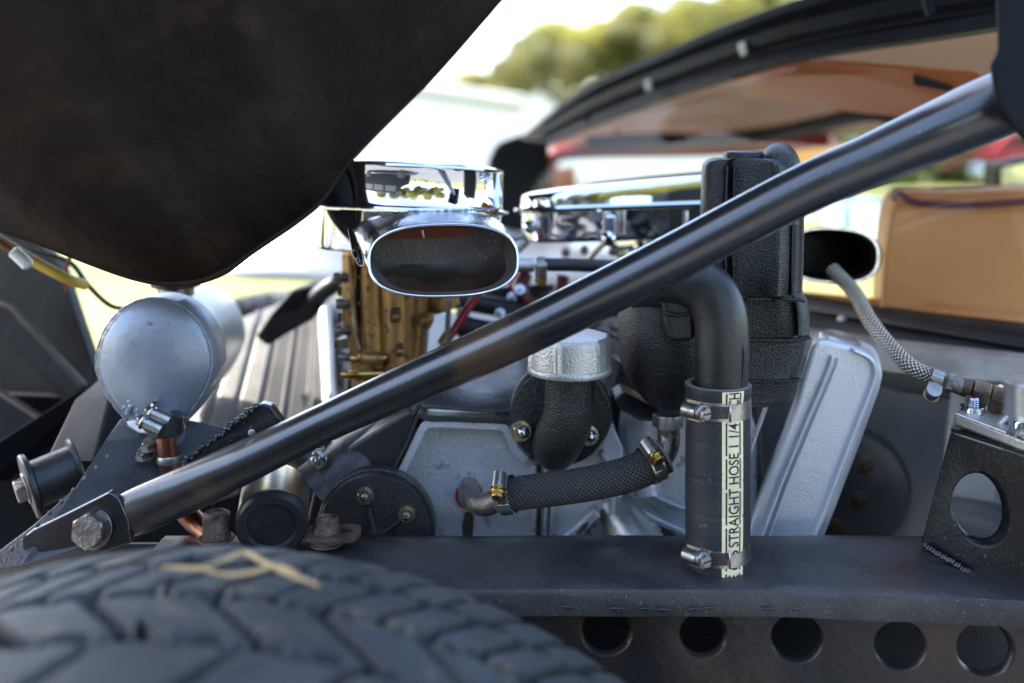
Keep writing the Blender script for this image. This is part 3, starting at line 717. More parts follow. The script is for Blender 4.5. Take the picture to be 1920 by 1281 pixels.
for px, py in ((1620,875),(1610,940),(1563,990)):
    nut('bulkhead_bolt', P(px,py,.845), (-.25,-1,.1), .0055, .005, M['oldbrass'], cbod, stud=.003, washer=.008)

st = thing('seat', 'tan leather seat back with maroon piping seen through the windscreen', 'seat', P(1790,620,1.0))
sp_ = [(1650,612,.97),(1648,560,.97),(1655,470,.97),(1664,410,.97),(1674,378,.97),(1690,382,.965),(1760,388,.955),(1840,388,.945),(1990,378,.93),(1990,640,.93)]
mesh('front_panel', *g_prism(PL(sp_), (.01,.016,0)), M['tan'], st, bevel=.006, seg=4)
mesh('cushion_body', *g_prism(PL([(1652,620,.99),(1656,480,.99),(1668,400,.99),(1682,366,.99),(1700,362,.99),(1860,360,.98),(1990,352,.96),(1990,650,.96)]), (.03,.11,0)), M['tan'], st, bevel=.012, seg=4)
tube('piping', PL([(1676,371,.985),(1680,364,.975),(1690,366,.965),(1712,378,.955),(1770,384,.945),(1850,383,.935),(1990,372,.92)]), .0034, M['maroon'], st, n=14, k=8)

# ================================================================== ENGINE
en = thing('engine', 'engine with silver timing cover and black castings in the middle of the bay', 'engine', P(950,1030,.74))
mesh('engine_block', *g_prism(PL([(650,700,.86),(1130,700,.86),(1420,690,.86),(1450,1080,.86),(600,1080,.86)]), (.02,.32,0)), M['dkblock'], en, bevel=.004)
fpn = [(792,790),(945,797),(962,830),(985,858),(1040,872),(1110,850),(1125,800),(1150,800),(1168,840),(1165,1040),(800,1040),(735,905),(745,890)]
mesh('timing_cover', *g_prism([P(x,y,.740) for x,y in fpn], (0,.06,0)), M['silver'], en, bevel=.002, seg=3)
# raised flange round the cover
def ribbon(name, pts, hw, Y, th, mt, bevel=.0012, parent=None):
    c = curve_fill([Vector((x, y, 0)) for x, y in pts], 6); L_ = []; R_ = []
    for i, p in enumerate(c):
        d = (c[min(i+1, len(c)-1)]-c[max(i-1, 0)]).normalized(); n_ = Vector((-d.y, d.x, 0))
        L_.append(p+n_*hw); R_.append(p-n_*hw)
    poly = L_+R_[::-1]; n = len(L_)
    vs = [P(p.x, p.y, Y) for p in L_]+[P(p.x, p.y, Y) for p in R_]; vs += [v+Vector((0, th, 0)) for v in vs]
    fs = []
    for i in range(n-1):
        fs += [(i, i+1, n+i+1, n+i), (2*n+i, 3*n+i, 3*n+i+1, 2*n+i+1), (i, 2*n+i, 2*n+i+1, i+1), (n+i, n+i+1, 3*n+i+1, 3*n+i)]
    fs += [(0, n, 3*n, 2*n), (n-1, 3*n-1, 4*n-1, 2*n-1)]
    return mesh(name, vs, fs, mt, parent or en, bevel=bevel)
ribbon('cover_flange', [(738,914),(758,876),(778,834),(792,806),(806,796),(850,796),(905,799),(943,802),(957,822),(968,846),(988,866)], 8.5, .726, .02, M['silver'])
ribbon('cover_rib', [(1002,872),(1001,920),(1000,1035)], 4, .735, .01, M['silver'])
ribbon('cover_rib', [(1024,872),(1024,930),(1020,1035)], 3.4, .735, .01, M['silver'])
ribbon('cover_rib', [(1036,872),(1036,930),(1032,1035)], 3, .735, .01, M['silver'])
ribbon('dirty_seam', [(1011,872),(1012,930),(1009,1030)], 3.2, .7385, .002, M['dirt'], 0)
ribbon('cover_rib', [(1045,1025),(1080,1000),(1122,962)], 11, .728, .02, M['silver'], .003)
ribbon('cover_rib', [(1130,850),(1145,880),(1150,930),(1148,970),(1158,1035)], 5, .730, .01, M['silver'])
for px, py in ((800,812),(838,870),(872,790)):
    mesh('casting_pip', *g_lathe([(.002,0),(.0016,.001),(.0004,.0014)], P(px,py,.7395), (0,-1,0), 12), M['silver'], en)
# black front housing at left with round cover
hs = [(560,1040),(572,985),(585,930),(612,878),(655,838),(715,800),(768,768),(783,775),(778,800),(765,835),(748,872),(728,915),(735,960),(740,1040)]
mesh('black_housing', *g_prism([P(x,y,.728) for x,y in hs], (0,.09,0)), M['satin'], en, bevel=.006, seg=4)
mesh('housing_swell', *g_tube([P(600,930,.735), P(665,872,.745), P(735,812,.76)], [.026,.024,.014], 24, 8)[:2], M['satin'], en)
ribbon('housing_gasket', [(724,912),(742,872),(764,830),(777,795),(786,778)], 3.2, .724, .02, M['dirt'])
rc = P(703,996,.708)
mesh('round_cover', *g_lathe([(.0405,.012),(.0405,.0015),(.0395,0),(.0380,-.0004),(.0,-.0004)], rc, (0,1,0), 64), M['crackle_fine'], en)
mesh('cover_rim', *g_lathe([(.0425,.014),(.0425,.006),(.0415,.005),(.0400,.005)], rc, (0,1,0), 64), M['satin'], en)
for tx, ty in ((686,932),(765,965),(640,1000)):
    e = P(tx, ty, .706); c = P(706,1010,.706); d = (e-c)
    mesh('cover_spoke', *g_tube([c+d*.12, c+d*.74], [.0022,.0016], 10, 2)[:2], M['crackle_fine'], en)
mesh('cover_hub', *g_lathe([(.010,.001),(.0085,-.002),(.003,-.003)], P(706,1012,.707), (0,1,0), 28), M['crackle_fine'], en)
for tx, ty in ((685,929),(763,964)):
    nut('cover_nut', P(tx,ty,.7075), (0,-1,.05), .0054, .0042, M['zinc'], en, stud=.0042, studmat=M['bolt'], washer=.0065)
# black valley cover and gasket ledge behind the oil filler
vc = [[P(782,768,.728),P(860,772,.726),P(960,778,.724),P(1060,782,.724),P(1146,778,.726)],
      [P(800,730,.755),P(880,728,.755),P(960,735,.752),P(1060,735,.755),P(1150,735,.76)],
      [P(825,690,.80),P(880,700,.80),P(960,690,.80),P(1060,690,.80),P(1160,700,.80)],
      [P(860,640,.88),P(920,645,.88),P(1000,640,.88),P(1080,640,.88),P(1200,650,.88)],
      [P(880,590,.98),P(950,590,.98),P(1050,590,.98),P(1150,590,.98),P(1260,600,.98)]]
vc = [resample(curve_fill(r_, 4), 24) for r_ in vc]
for i, r_ in enumerate(vc):
    for j, p in enumerate(r_): p.z += .004*math.sin(j*.55+i)*(1 if 0 < i < 4 else 0)
mesh('valley_cover', *g_sheet(vc), M['satin'], en, solid=.004, sub=1)
ribbon('valley_edge', [(786,772),(800,784),(850,786),(905,788),(955,790),(1050,795),(1148,790)], 6, .7245, .012, M['satin'], .001)
mesh('valley_lug', *g_prism(PL([(1108,770,.715),(1140,768,.715),(1150,776,.715),(1148,792,.715),(1108,795,.715)]), (0,.02,0)), M['satin'], en, bevel=.002)
mesh('right_lug', *g_prism(PL([(1152,748,.725),(1170,735,.735),(1235,770,.715),(1248,782,.712),(1232,792,.712),(1200,790,.715),(1160,768,.72)]), (0,.03,0)), M['satin'], en, bevel=.002)
# stepped black ledges receding on the right of the cap
for i in range(4):
    a_, b_ = P(1150,612+i*18,.92-.03*i), P(1290,690+i*22,.80-.025*i)
    tube('ledge_rib', [a_, a_.lerp(b_, .5), b_], .0042, M['satin'], en, n=12)
# silver grey block right of the timing cover
rb = [(1160,790),(1200,800),(1290,800),(1420,800),(1420,1045),(1150,1045)]
mesh('side_casting', *g_prism([P(x,y,.765) for x,y in rb], (.01,.07,0)), M['silver'], en, bevel=.004, seg=3)
mesh('side_column', *g_tube([P(1200,780,.758), P(1205,850,.758), P(1215,930,.75)], [.014,.012,.010], 20, 6)[:2], M['silver'], en)
ribbon('casting_rib', [(1140,915),(1180,950),(1225,975),(1290,1005)], 7, .745, .02, M['silver'], .002)
ribbon('casting_rib', [(1195,905),(1235,935),(1290,958)], 4, .752, .01, M['silver'], .002)
ribbon('dirty_seam', [(1160,948),(1200,975),(1285,1016)], 3, .7435, .001, M['dirt'], 0)
mesh('water_outlet', *g_tube([P(1150,950,.75), P(1178,990,.735), P(1210,1040,.72)], [.014,.017,.019], 28, 8)[:2], M['alu'], en)
mesh('outlet_collar', *g_lathe([(.0175,0),(.0195,.002),(.0195,.006),(.0175,.008)], P(1190,1008,.732), P(1210,1040,.72)-P(1178,990,.735), 32), M['alu'], en)
mesh('rust_patch', *g_prism([P(x,y,.7275) for x,y in ((1078,1003),(1092,986),(1104,978),(1100,990),(1086,1002))], (0,.0006,0)), M['rustbolt'], en)
for pts in ([(872,960),(866,985),(870,1030),(884,1030),(888,985),(886,960)],):
    mesh('oil_stain', *g_prism([P(x,y,.7392) for x,y in pts], (0,.0006,0)), M['dirt'], en)
# background hardware behind the strut: manifold runners, rods, bolts
for i, (a_, b_, r_) in enumerate([((850,560,.90),(1180,640,.95),.009),((880,545,.95),(1160,590,1.0),.007),((860,610,.9),(1080,680,.9),.010),((905,548,.92),(1150,548,.98),.004),((950,600,.88),(1200,660,.9),.008)]):
    tube('manifold_runner', [P(*a_), P(*a_).lerp(P(*b_), .5)+Vector((0,0,.004)), P(*b_)], r_, M['dkblock'] if i != 3 else M['satin'], en, n=14)
for px, py, Y in ((865,590,.86),(938,590,.88),(960,560,.92),(1078,560,.92),(975,545,.9),(1095,470,.98),(1060,475,.98)):
    nut('manifold_nut', P(px,py,Y), (0,-1,.4), .005, .005, M['bolt'], en, stud=.003)
tube('heater_pipe', PL([(985,515,.93),(975,545,.92),(1000,575,.92),(1045,565,.92),(1055,520,.93)]), .007, M['maroon'], en, n=14)
tube('heater_pipe', PL([(965,510,.95),(962,560,.95),(1010,596,.95),(1075,575,.95)]), .005, M['red'], en, n=14)

# carburettor bodies
cbt = thing('carburettor', 'gold finished carburettor with brass screws below the left chrome air cleaner', 'carburettor', P(735,740,.82))
mesh('main_body', *g_prism(PL([(668,430,.80),(800,430,.80),(798,600,.80),(790,690,.80),(765,760,.80),(672,760,.80)]), (0,.06,0)), M['gold'], cbt, bevel=.006, seg=4)
mesh('front_column', *g_tube([P(700,430,.795), P(700,560,.795), P(705,720,.79)], [.011,.0105,.011], 24, 4)[:2], M['gold'], cbt)
mesh('front_column', *g_tube([P(745,430,.79), P(745,560,.79), P(748,720,.79)], [.0135,.013,.0135], 24, 4)[:2], M['gold'], cbt)
mesh('side_flange', *g_prism(PL([(640,470,.80),(668,470,.79),(668,620,.79),(682,650,.79),(682,740,.79),(660,740,.80),(652,650,.80),(640,600,.80)]), (0,.05,0)), M['gold'], cbt, bevel=.003)
mesh('right_lug', *g_prism(PL([(784,596,.785),(810,594,.785),(808,618,.785),(786,616,.785)]), (0,.03,0)), M['gold'], cbt, bevel=.002)
mesh('right_housing', *g_lathe([(.012,0),(.016,.002),(.016,.02),(.010,.022)], P(830,585,.84), (-.3,.1,1), 28), M['gold'], cbt)
for (px, py, w_, h_) in ((742,590,10,14),(750,655,7,12)):
    mesh('recess', *g_box(P(px,py,.778), (S(w_,.78),0,0), (0,.006,0), (0,0,S(h_,.78))), M['oldbrass'], cbt, bevel=.0015)
    mesh('recess_pin', *g_tube([P(px-6,py+4,.771), P(px+8,py+4,.771)], .0026, 12, 2)[:2], M['gold'], cbt)
mesh('accelerator_cover', *g_lathe([(.013,0),(.014,.004),(.009,.008)], P(762,712,.79), (0,-1,.3), 28), M['gold'], cbt)
def screw(px, py, Y, L_, r_, m_, par, name='adjusting_screw'):
    a_ = P(px, py, Y); d = Vector((1,0,.02))
    mb = MB().add(g_lathe([(r_*1.25,0),(r_*1.25,.004),(r_,.0045),(r_,L_)], a_, d, 16))
    for q in range(4): mb.add(g_lathe([(r_,.006+q*.0022),(r_*1.3,.0068+q*.0022),(r_,.0076+q*.0022)], a_, d, 16, cap=False))
    return mb.build(name, m_, par)
screw(640,703,.775,.034,.0029,M['brass'],cbt)
screw(658,673,.775,.028,.0029,M['brass'],cbt)
mesh('screw_boss', *g_tube([P(680,672,.776), P(718,674,.776)], .0052, 16, 2)[:2], M['gold'], cbt)
mesh('screw_boss', *g_tube([P(668,703,.778), P(700,700,.778)], .005, 16, 2)[:2], M['gold'], cbt)
for i in range(7):
    screw(628+random.uniform(-4,10), 520+i*25, .80+.012*(i%2), .03, .0034, M['oldbrass'] if i % 2 else M['oldbolt'], cbt)
for i in range(6):
    mesh('linkage_block', *g_box(P(652+random.uniform(-6,8), 500+i*28, .812), (.006,0,.001), (0,.006,0), (0,0,.0035)), M['oldbolt'] if i%2 else M['dkblock'], cbt, bevel=.001)
tube('linkage_rod', PL([(655,480,.79),(662,560,.79),(668,620,.785),(678,655,.78)]), .0022, M['oldbrass'], cbt, n=8)
tube('linkage_rod', PL([(845,478,.80),(842,560,.80),(838,640,.80)]), .0022, M['oldbolt'], cbt, n=8)
rh = thing('fuel_line', 'thin red fuel hose with a steel ferrule right of the gold carburettor', 'hose', P(850,650,.84))
tube('hose', PL([(935,470,.86),(912,520,.85),(885,568,.84),(858,608,.83),(832,650,.82),(815,680,.82)]), .0036, M['red'], rh, n=14)
mesh('ferrule', *g_tube([P(841,625,.822), P(829,646,.822)], .0046, 14, 2)[:2], M['alu'], rh)

# ================================================================== LEFT CHROME AIR CLEANER
ac = thing('air_cleaner', 'round chrome air cleaner with wide oval scoop, left of the black tower casting', 'air cleaner', P(768,470,.80), 'chrome air cleaners on the carburettors')
c0 = P(768,392,.80); axt = Vector((.040,.062,1)).normalized(); r1 = .0735
dz = lambda y: -(y-392)*.8/F
mesh('lid', *g_lathe([(.079,dz(394)),(.0795,dz(392)),(.079,dz(389)),(.0750,dz(386)),(.0742,dz(382)),(.0738,dz(322)),(.0745,dz(318)),(.0738,dz(314)),(.068,dz(309)),(.045,dz(303)),(0.001,dz(300))], c0, axt, 96), M['chrome'], ac)
mesh('base', *g_lathe([(.050,dz(472)),(.070,dz(470)),(.0728,dz(466)),(.0733,dz(460)),(.0735,dz(398)),(.0775,dz(396))], c0, axt, 96), M['chrome'], ac)
mesh('spring_clip', *g_tube([P(601,415,.80), P(595,418,.795), P(594,440,.795), P(597,458,.80), P(606,462,.80)], .0016, 10, 5)[:2], M['chrome'], ac)
def stad(cx, cy, hw, hh, Y, tilt=0, n=72, e=2.6, ycurve=0):
    o = []
    for i in range(n):
        a = 2*math.pi*i/n; c, s = math.cos(a), math.sin(a)
        x = math.copysign(abs(c)**(2/e), c)*hw; y = math.copysign(abs(s)**(2/e), s)*hh
        ct, s2 = math.cos(tilt), math.sin(tilt)
        xx, yy = x*ct-y*s2, x*s2+y*ct
        o.append(P(cx+xx, cy-yy, Y+ycurve*(yy/hh)))
    return o
T_ = R(1.2)
rings = [stad(796,432,142,34,.755,T_), stad(802,438,143,43,.735,T_), stad(812,452,143,55,.712,T_,ycurve=.006), stad(823,472,141,62,.692,T_,ycurve=.010), stad(831,487,140,67,.678,T_,ycurve=.012), stad(831.5,488,141.5,69,.674,T_,ycurve=.012)]
lip = [stad(831.5,488,141,69,.6725,T_,ycurve=.012), stad(831.5,488,138.5,66.5,.673,T_,ycurve=.012), stad(831,487.5,137,65,.6745,T_,ycurve=.012)]
mesh('scoop', *g_loft(rings+lip, cap=False), M['chrome_rough'], ac)
tube('rim', [stad(831.5,488,139.5,67.5,.6725,T_,ycurve=.012)[i] for i in range(0,72,2)]+[stad(831.5,488,139.5,67.5,.6725,T_,ycurve=.012)[0]], .0011, M['chrome'], ac, n=12, k=3)
rin = [lip[-1], stad(830,487,135,63.5,.680,T_,ycurve=.012), stad(827,480,131,59,.690,T_,ycurve=.010), stad(822,470,127,54,.704,T_,ycurve=.006), stad(816,462,124,50,.7185,T_)]
mesh('scoop_lining', *g_loft(rin, cap=False), M['scoopin'], ac)
mesh('scoop_back', *g_prism(stad(816,462,127,53,.7190,T_,n=32), (0,.002,0)), M['scoopin'], ac)
mesh('filter_element', *g_prism(PL([(725,432,.7165),(760,427,.7165),(840,424,.7165),(890,427,.7165),(890,441,.7165),(840,446,.7165),(760,448,.7165),(725,449,.7165)]), (0,.002,0)), M['orange'], ac, label='orange filter element inside the scoop')
tube('weld_bead', PL([(712,402,.728),(760,399,.722),(820,397,.720),(880,394,.723),(925,392,.730)]), .0009, M['oldbolt'], ac, n=8, k=14, rfun=lambda L, a: 1+.45*math.sin(L*2500)+.3*math.sin(L*900))
mesh('scoop_flap', *g_prism(PL([(651,428,.705),(663,432,.700),(682,478,.688),(684,500,.682),(672,500,.684),(660,478,.692)]), (0,.003,0)), M['chrome_rough'], ac, bevel=.001)
mesh('wire_tab', *g_tube([P(792,432,.70), P(793,438,.70), P(795,446,.70)], [.0008,.0008,.0005], 8, 3)[:2], M['alu'], ac)

# ================================================================== RIGHT CHROME AIR CLEANER + scoop
a2 = thing('air_cleaner', 'chrome air cleaner with sloping lid behind the black tower casting', 'air cleaner', P(1240,470,.95), 'chrome air cleaners on the carburettors')
def oval(cx, py, hx, hy, Y, tilt, n=96, e=4.6):
    o = []
    for i in range(n):
        a = 2*math.pi*i/n; c, s = math.cos(a), math.sin(a)
        x = math.copysign(abs(c)**(2/e), c)*hx; y = math.copysign(abs(s)**(2/e), s)*hy
        o.append(Vector(((cx-960)*Y/F+x, Y+y, CZ-(py-HY)*Y/F+x*tilt[0]+y*tilt[1])))
    return o
TL = (.10,-.045); TF = (.035,-.062)
prof2 = [(.118,.078,388,TF),(.124,.083,387,TF),(.1245,.0835,384.5,TF),(.124,.083,382,TF),(.119,.079,380,TF),(.118,.0785,372,TF),(.1175,.0775,347,TL),(.1162,.0765,342,TL),(.112,.073,339,TL),(.095,.06,335,(.10,-.04)),(.05,.03,331,(.10,-.04)),(.001,.001,330,(.10,-.04))]
mesh('lid', *g_loft([oval(1213,y,hx,hy,.93,tl) for hx,hy,y,tl in prof2], cap=False), M['chrome'], a2)
prof3 = [(.10,.06,446,TF),(.112,.073,444,TF),(.116,.0765,438,TF),(.1165,.077,392,TF),(.122,.081,389,TF)]
mesh('base', *g_loft([oval(1213,y,hx,hy,.93,tl) for hx,hy,y,tl in prof3]), M['chrome_wavy'], a2)
mesh('spring_clip', *g_box(P(1143,425,.845), (.005,0,0), (0,.003,0), (0,0,.010)), M['chrome'], a2, bevel=.002)
mesh('clip_knob', *g_lathe([(.004,0),(.006,.003),(.003,.007)], P(1140,448,.84), (0,-1,0), 20), M['chrome'], a2)
mesh('clip_knob', *g_lathe([(.004,0),(.006,.003),(.003,.007)], P(993,425,.87), (0,-1,0), 20), M['chrome'], a2)
for x in (1158,1168,1285): mesh('base_rib', *g_tube([P(x,395,.853), P(x,440,.853)], .0022, 10, 2)[:2], M['chrome'], a2)
rs_ = [stad(1530,475,70,38,.93,R(-2)), stad(1545,477,85,44,.88,R(-2)), stad(1560,478,95,49,.83,R(-3)), stad(1562,479,88,54,.80,R(-3)), stad(1562,479,88,53,.796,R(-3)), stad(1562,479,82,48,.796,R(-3))]
mesh('scoop', *g_loft(rs_, cap=False), M['chrome_rough'], a2)
ri_ = [rs_[-1], stad(1560,479,80,46,.81,R(-3)), stad(1552,478,78,44,.85,R(-3)), stad(1535,476,68,36,.92,R(-2))]
mesh('scoop_lining', *g_loft(ri_, cap=False), M['scoopin'], a2)
mesh('scoop_back', *g_prism(stad(1535,476,70,37,.925,n=32), (0,.002,0)), M['scoopin'], a2)
for px, py, L_ in ((1000,470,1),(975,462,1),(1110,470,1)):
    pass
lk = thing('throttle_linkage', 'bright throttle linkage rods between the two chrome air cleaners', 'linkage', P(1060,480,.92))
tube('rod', PL([(948,452,.9),(985,440,.9),(1005,428,.9)]), .0035, M['alu'], lk, n=10)
tube('rod', PL([(950,488,.9),(985,455,.9),(1012,430,.9)]), .0035, M['alu'], lk, n=10)
tube('rod', PL([(1098,492,.93),(1118,470,.92),(1140,452,.90)]), .0028, M['alu'], lk, n=10)
tube('rod', PL([(1150,470,.95),(1190,465,.95),(1240,450,.95)]), .004, M['chrome'], lk, n=10)
for px, py in ((1150,468),(1165,474),(1200,462),(1225,458)):
    mesh('pivot', *g_lathe([(.004,0),(.006,.002),(.0035,.007)], P(px,py,.92), (0,-1,.2), 16), M['chrome'], lk)

# ================================================================== STRUT
sb = thing('diagonal_brace_tube', 'shiny black diagonal brace tube crossing in front of the whole engine', 'brace tube', P(175,1000,.635))
cl = [(215,978,.637,40),(262,957,.637,44),(350,918,.636,44),(440,875,.634,41),(524,835,.631,38),(620,788,.628,36),(800,706,.62,40),(1000,616,.605,43.5),(1250,490,.59,45),(1500,359,.575,46.5),(1640,298,.567,50),(1750,250,.56,56),(1830,215,.556,60),(1900,186,.552,62),(1990,146,.546,64)]
pts = PL([c[:3] for c in cl]); p_ = smooth_path(pts, 8)
v_, f_, uv_ = g_tube(pts, [S(c[3], c[2]) for c in cl], 48, 8)
nn = 48; sq = []
for i in range(len(v_)):                     # flattened towards the lug
    ring = i//nn; c = p_[min(ring, len(p_)-1)]; t = max(0, 1-(ring/ (8*3.2))); v = Vector(v_[i]); v.y = c.y+(v.y-c.y)*(1-.72*t); sq.append(v)
mesh('tube', sq, f_, M['strut'], sb, uv=uv_)
lug = [(38,1012),(60,994),(130,960),(205,922),(222,935),(240,975),(245,1020),(200,1034),(60,1040),(40,1030)]
mesh('end_lug', *g_prism([P(x,y,.630) for x,y in lug], (0,.007,0)), M['strut'], sb, bevel=.0015)
m = nut('lug_bolt', P(176,992,.6295), (-.12,-1,.18), .0112, .008, M['oldbolt'], sb, washer=.0125)
# strut on the far side
fs_ = thing('far_brace_tube', 'dark brace tube on the far side ending at a wide flat bracket above the radiator', 'brace tube', P(540,600,1.2))
tube('tube', PL([(560,590,.97),(600,552,.97),(650,518,.97),(760,440,.97),(900,340,.97)]), .0085, M['satin'], fs_, n=20)
mesh('bracket', *g_prism(PL([(478,632,.94),(505,590,.95),(545,545,.96),(585,535,.97),(612,560,.97),(585,600,.955),(540,625,.94),(500,650,.93)]), (0,.03,0)), M['deep'], fs_, bevel=.003)

# ================================================================== BLACK TOWER CASTING (right of centre)
tw = thing('water_pump_casting', 'tall crackle black tower casting with rounded lobes behind the brace tube', 'casting', P(1415,765,.70))
def tower_ring(py, x0, x1, Yf, dep, groove=.0045, n=110):
    xl, xr = (x0-960)*Yf/F, (x1-960)*Yf/F; z = CZ-(py-HY)*Yf/F; W_ = xr-xl; o = []
    for i in range(n):
        a = 2*math.pi*i/n; c, s = math.cos(a), math.sin(a); e = 5
        x = math.copysign(abs(c)**(2/e), c)*.5; y = math.copysign(abs(s)**(2/e), s)*.5
        u = x+.5; d = 0
        if s < 0:
            d = groove*.55*(math.exp(-((u-.26)/.018)**2)*1.3+math.exp(-((u-.33)/.014)**2)*.9+math.exp(-((u-.56)/.016)**2)*.8+math.exp(-((u-.87)/.02)**2)*1.6)
            d -= groove*1.3*math.exp(-((u-.72)/.11)**2)
            if u > .88: d += groove*1.4
            d *= min(1, -s*1.6)
        yy = Yf+dep*.5+dep*y+d; o.append(Vector((xl+W_*u+(yy-Yf)*.19, yy, z)))
    return o
tr = []
for py, x0, x1, g in [(298,1345,1485,.001),(299,1333,1492,.003),(303,1323,1503,.006),(310,1317,1511,.0085),(322,1315,1514,.009),(400,1313,1515,.009),(500,1311,1513,.009),(552,1309,1511,.008),(560,1308,1512,.004),(572,1306,1520,.003),(600,1305,1524,.002),(632,1305,1524,.0015),(636,1305,1524,.0006),(640,1307,1521,.0004),(690,1308,1510,.0004),(712,1309,1505,.0004),(716,1308,1507,.0010),(722,1309,1503,.0004),(752,1313,1492,.0004),(760,1318,1487,.0003),(764,1330,1478,.0002)]:
    tr.append(tower_ring(py, x0, x1, .690, .070, g))
mesh('tower', *g_loft(tr), M['crackle'], tw)
tc_ = P(1397,299,.712)
for xs_r, w_ in (((1364,1362,1361,1361,1361),2.2),((1377,1376,1375,1375,1375),1.6),((1431,1430,1429,1428,1428),2.0),((1490,1489,1487,1486,1486),2.6)):
    ribbon('moulded_rib', [(x_, y_) for x_, y_ in zip(xs_r, (312,380,450,520,556))], w_, .6868, .008, M['crackle'], .0006, tw)
ribbon('moulded_rib', [(1400,563),(1450,561),(1490,562),(1512,566)], 3.0, .6855, .008, M['crackle'], .0010, tw)
ribbon('moulded_rib', [(1400,638),(1450,639),(1500,638),(1522,634)], 2.6, .6860, .008, M['crackle'], .0008, tw)
ribbon('moulded_rib', [(1405,716),(1450,716),(1504,714)], 2.2, .6865, .008, M['crackle'], .0008, tw)
ribbon('moulded_rib', [(1493,568),(1497,590),(1498,632)], 1.6, .6862, .008, M['crackle'], .0006, tw)

mesh('top_boss', *g_lathe([(.0160,-.006),(.0155,.003),(.0145,.0050),(.012,.0060),(.0,.0064)], tc_, (.02,0,1), 40), M['crackle'], tw)
mesh('top_lobe', *g_tube([P(1462,420,.698), P(1462,340,.698), P(1462,312,.700), P(1461,300,.712), P(1462,302,.745)], [.0125,.0140,.0145,.0125,.006], 28, 8)[:2], M['crackle'], tw)
def lobe_ring(py, x0, x1, Y0, Y1, n=60, e=2.7):
    Ym = (Y0+Y1)/2; cx = ((x0+x1)/2-960)*Y0/F; hw = (x1-x0)/2*Y0/F; o = []
    for i in range(n):
        a = 2*math.pi*i/n; c, s = math.cos(a), math.sin(a)
        o.append(Vector((cx+math.copysign(abs(c)**(2/e), c)*hw, Ym+math.copysign(abs(s)**(2/e), s)*(Y1-Y0)/2, CZ-(py-HY)*Y0/F)))
    return o
lr = [lobe_ring(*q) for q in [(528,1230,1290,.705,.75),(532,1212,1310,.69,.76),(545,1195,1325,.682,.765),(570,1183,1335,.677,.77),(610,1176,1340,.674,.77),(660,1175,1340,.674,.77),(705,1178,1335,.676,.768),(730,1186,1325,.680,.765),(752,1202,1310,.686,.76),(768,1220,1295,.692,.75),(776,1232,1285,.70,.74)]]
mesh('lower_lobe', *g_loft(lr), M['crackle'], tw)
mesh('cast_pad', *g_prism(PL([(1228,545,.664),(1262,535,.660),(1305,545,.660),(1305,640,.660),(1256,642,.660),(1245,610,.662),(1243,575,.663)]), (0,.03,0)), M['rubber'], tw, bevel=.004, seg=3)
ribbon('pad_rib', [(1246,588),(1275,592),(1306,584)], 4, .6585, .006, M['crackle_fine'], .0015, tw)
tube('inlet_elbow', PL([(1352,775,.65),(1353,700,.65),(1354,640,.65),(1349,590,.652),(1330,550,.656),(1292,525,.662),(1250,520,.672),(1205,545,.70)]), [.0172,.0172,.0173,.0176,.0178,.0180,.018,.016], M['rubber'], tw, n=40, k=8, label='smooth dark elbow pipe curving down into the printed hose')
tube('elbow_seam', [p+Vector((.0105,-.0137,0)) for p in PL([(1352,735,.65),(1353,700,.65),(1354,640,.65)])]+[P(1372,575,.642),P(1356,530,.645)], .0006, M['rubber'], tw, n=8)
nut('hex_collar', P(1252,800,.683), (0,0,1), .0105, .0085, M['oldbolt'], tw, hint=(.3,-1,0))
tube('outlet_bend', PL([(1252,796,.684),(1254,818,.684),(1250,842,.682),(1236,862,.680),(1216,876,.678)]), .0078, M['oldbolt'], tw, n=28, k=8)

# ================================================================== PRINTED HOSE
ph = thing('straight_hose', 'upright black rubber hose with cream printed strip reading STRAIGHT HOSE', 'hose', P(1346,1085,.65))
HC = Vector(((1346-960)*.65/F, .65, 0)); HR = .0208
YF = .65-HR
zf = lambda py: CZ-(py-HY)*YF/F
cxy = lambda py: Vector((HC.x+(py-900)*(-.5/350)*.65/F, HC.y, 0))
prof_h = []
n_h = 90; ys = [734+ (1092-734)*i/n_h for i in range(n_h+1)]
def hr_(py):
    r = HR
    r += .0008*math.exp(-((py-740)/14)**2)
    r -= .0006*math.exp(-((py-774)/10)**2); r -= .0010*math.exp(-((py-1050)/10)**2)
    r += .0003*math.sin((py-790)/250*math.pi) if 790 < py < 1040 else 0
    for s in (836, 905, 972): r -= .00038*math.exp(-((py-s)/1.8)**2)
    return r
NH = 64; vs = []; fs = []
for py in ys:
    r = hr_(py)
    for j in range(NH):
        a = 2*math.pi*j/NH; c = cxy(py)
        zz = zf(py)+(.0012*math.cos(a)*0)
        vs.append(Vector((c.x+r*math.cos(a), c.y+r*math.sin(a), zf(py+ (0 if not (800 < py < 1000) else 0)))))
m_ = len(ys)
for i in range(m_-1):
    for j in range(NH): fs.append((i*NH+j, i*NH+(j+1)%NH, (i+1)*NH+(j+1)%NH, (i+1)*NH+j))
mesh('hose_wall', vs, fs, M['hose'], ph)
mesh('cut_end', *g_lathe([(.0172,-.006),(.0174,.0),(.0190,.0006),(hr_(734),-.0001)], Vector((cxy(734).x, .65, zf(734))), (0,0,1), 64, cap=False), M['hosecut'], ph)
def on_hose(dx, py, lift):                    # dx: photo px right of strip centre
    a = (dx+17)*YF/F/HR; c = cxy(py); r = hr_(py)+lift
    return Vector((c.x+r*math.sin(a), c.y-r*math.cos(a), zf(py)))
def patch(x0, x1, y0, y1, lift, nx=6, k=None):
    ny = k or max(2, int(abs(y1-y0)/3))
    return g_sheet([[on_hose(x0+(x1-x0)*i/nx, y0+(y1-y0)*j/ny, lift) for i in range(nx+1)] for j in range(ny+1)])
mb = MB()
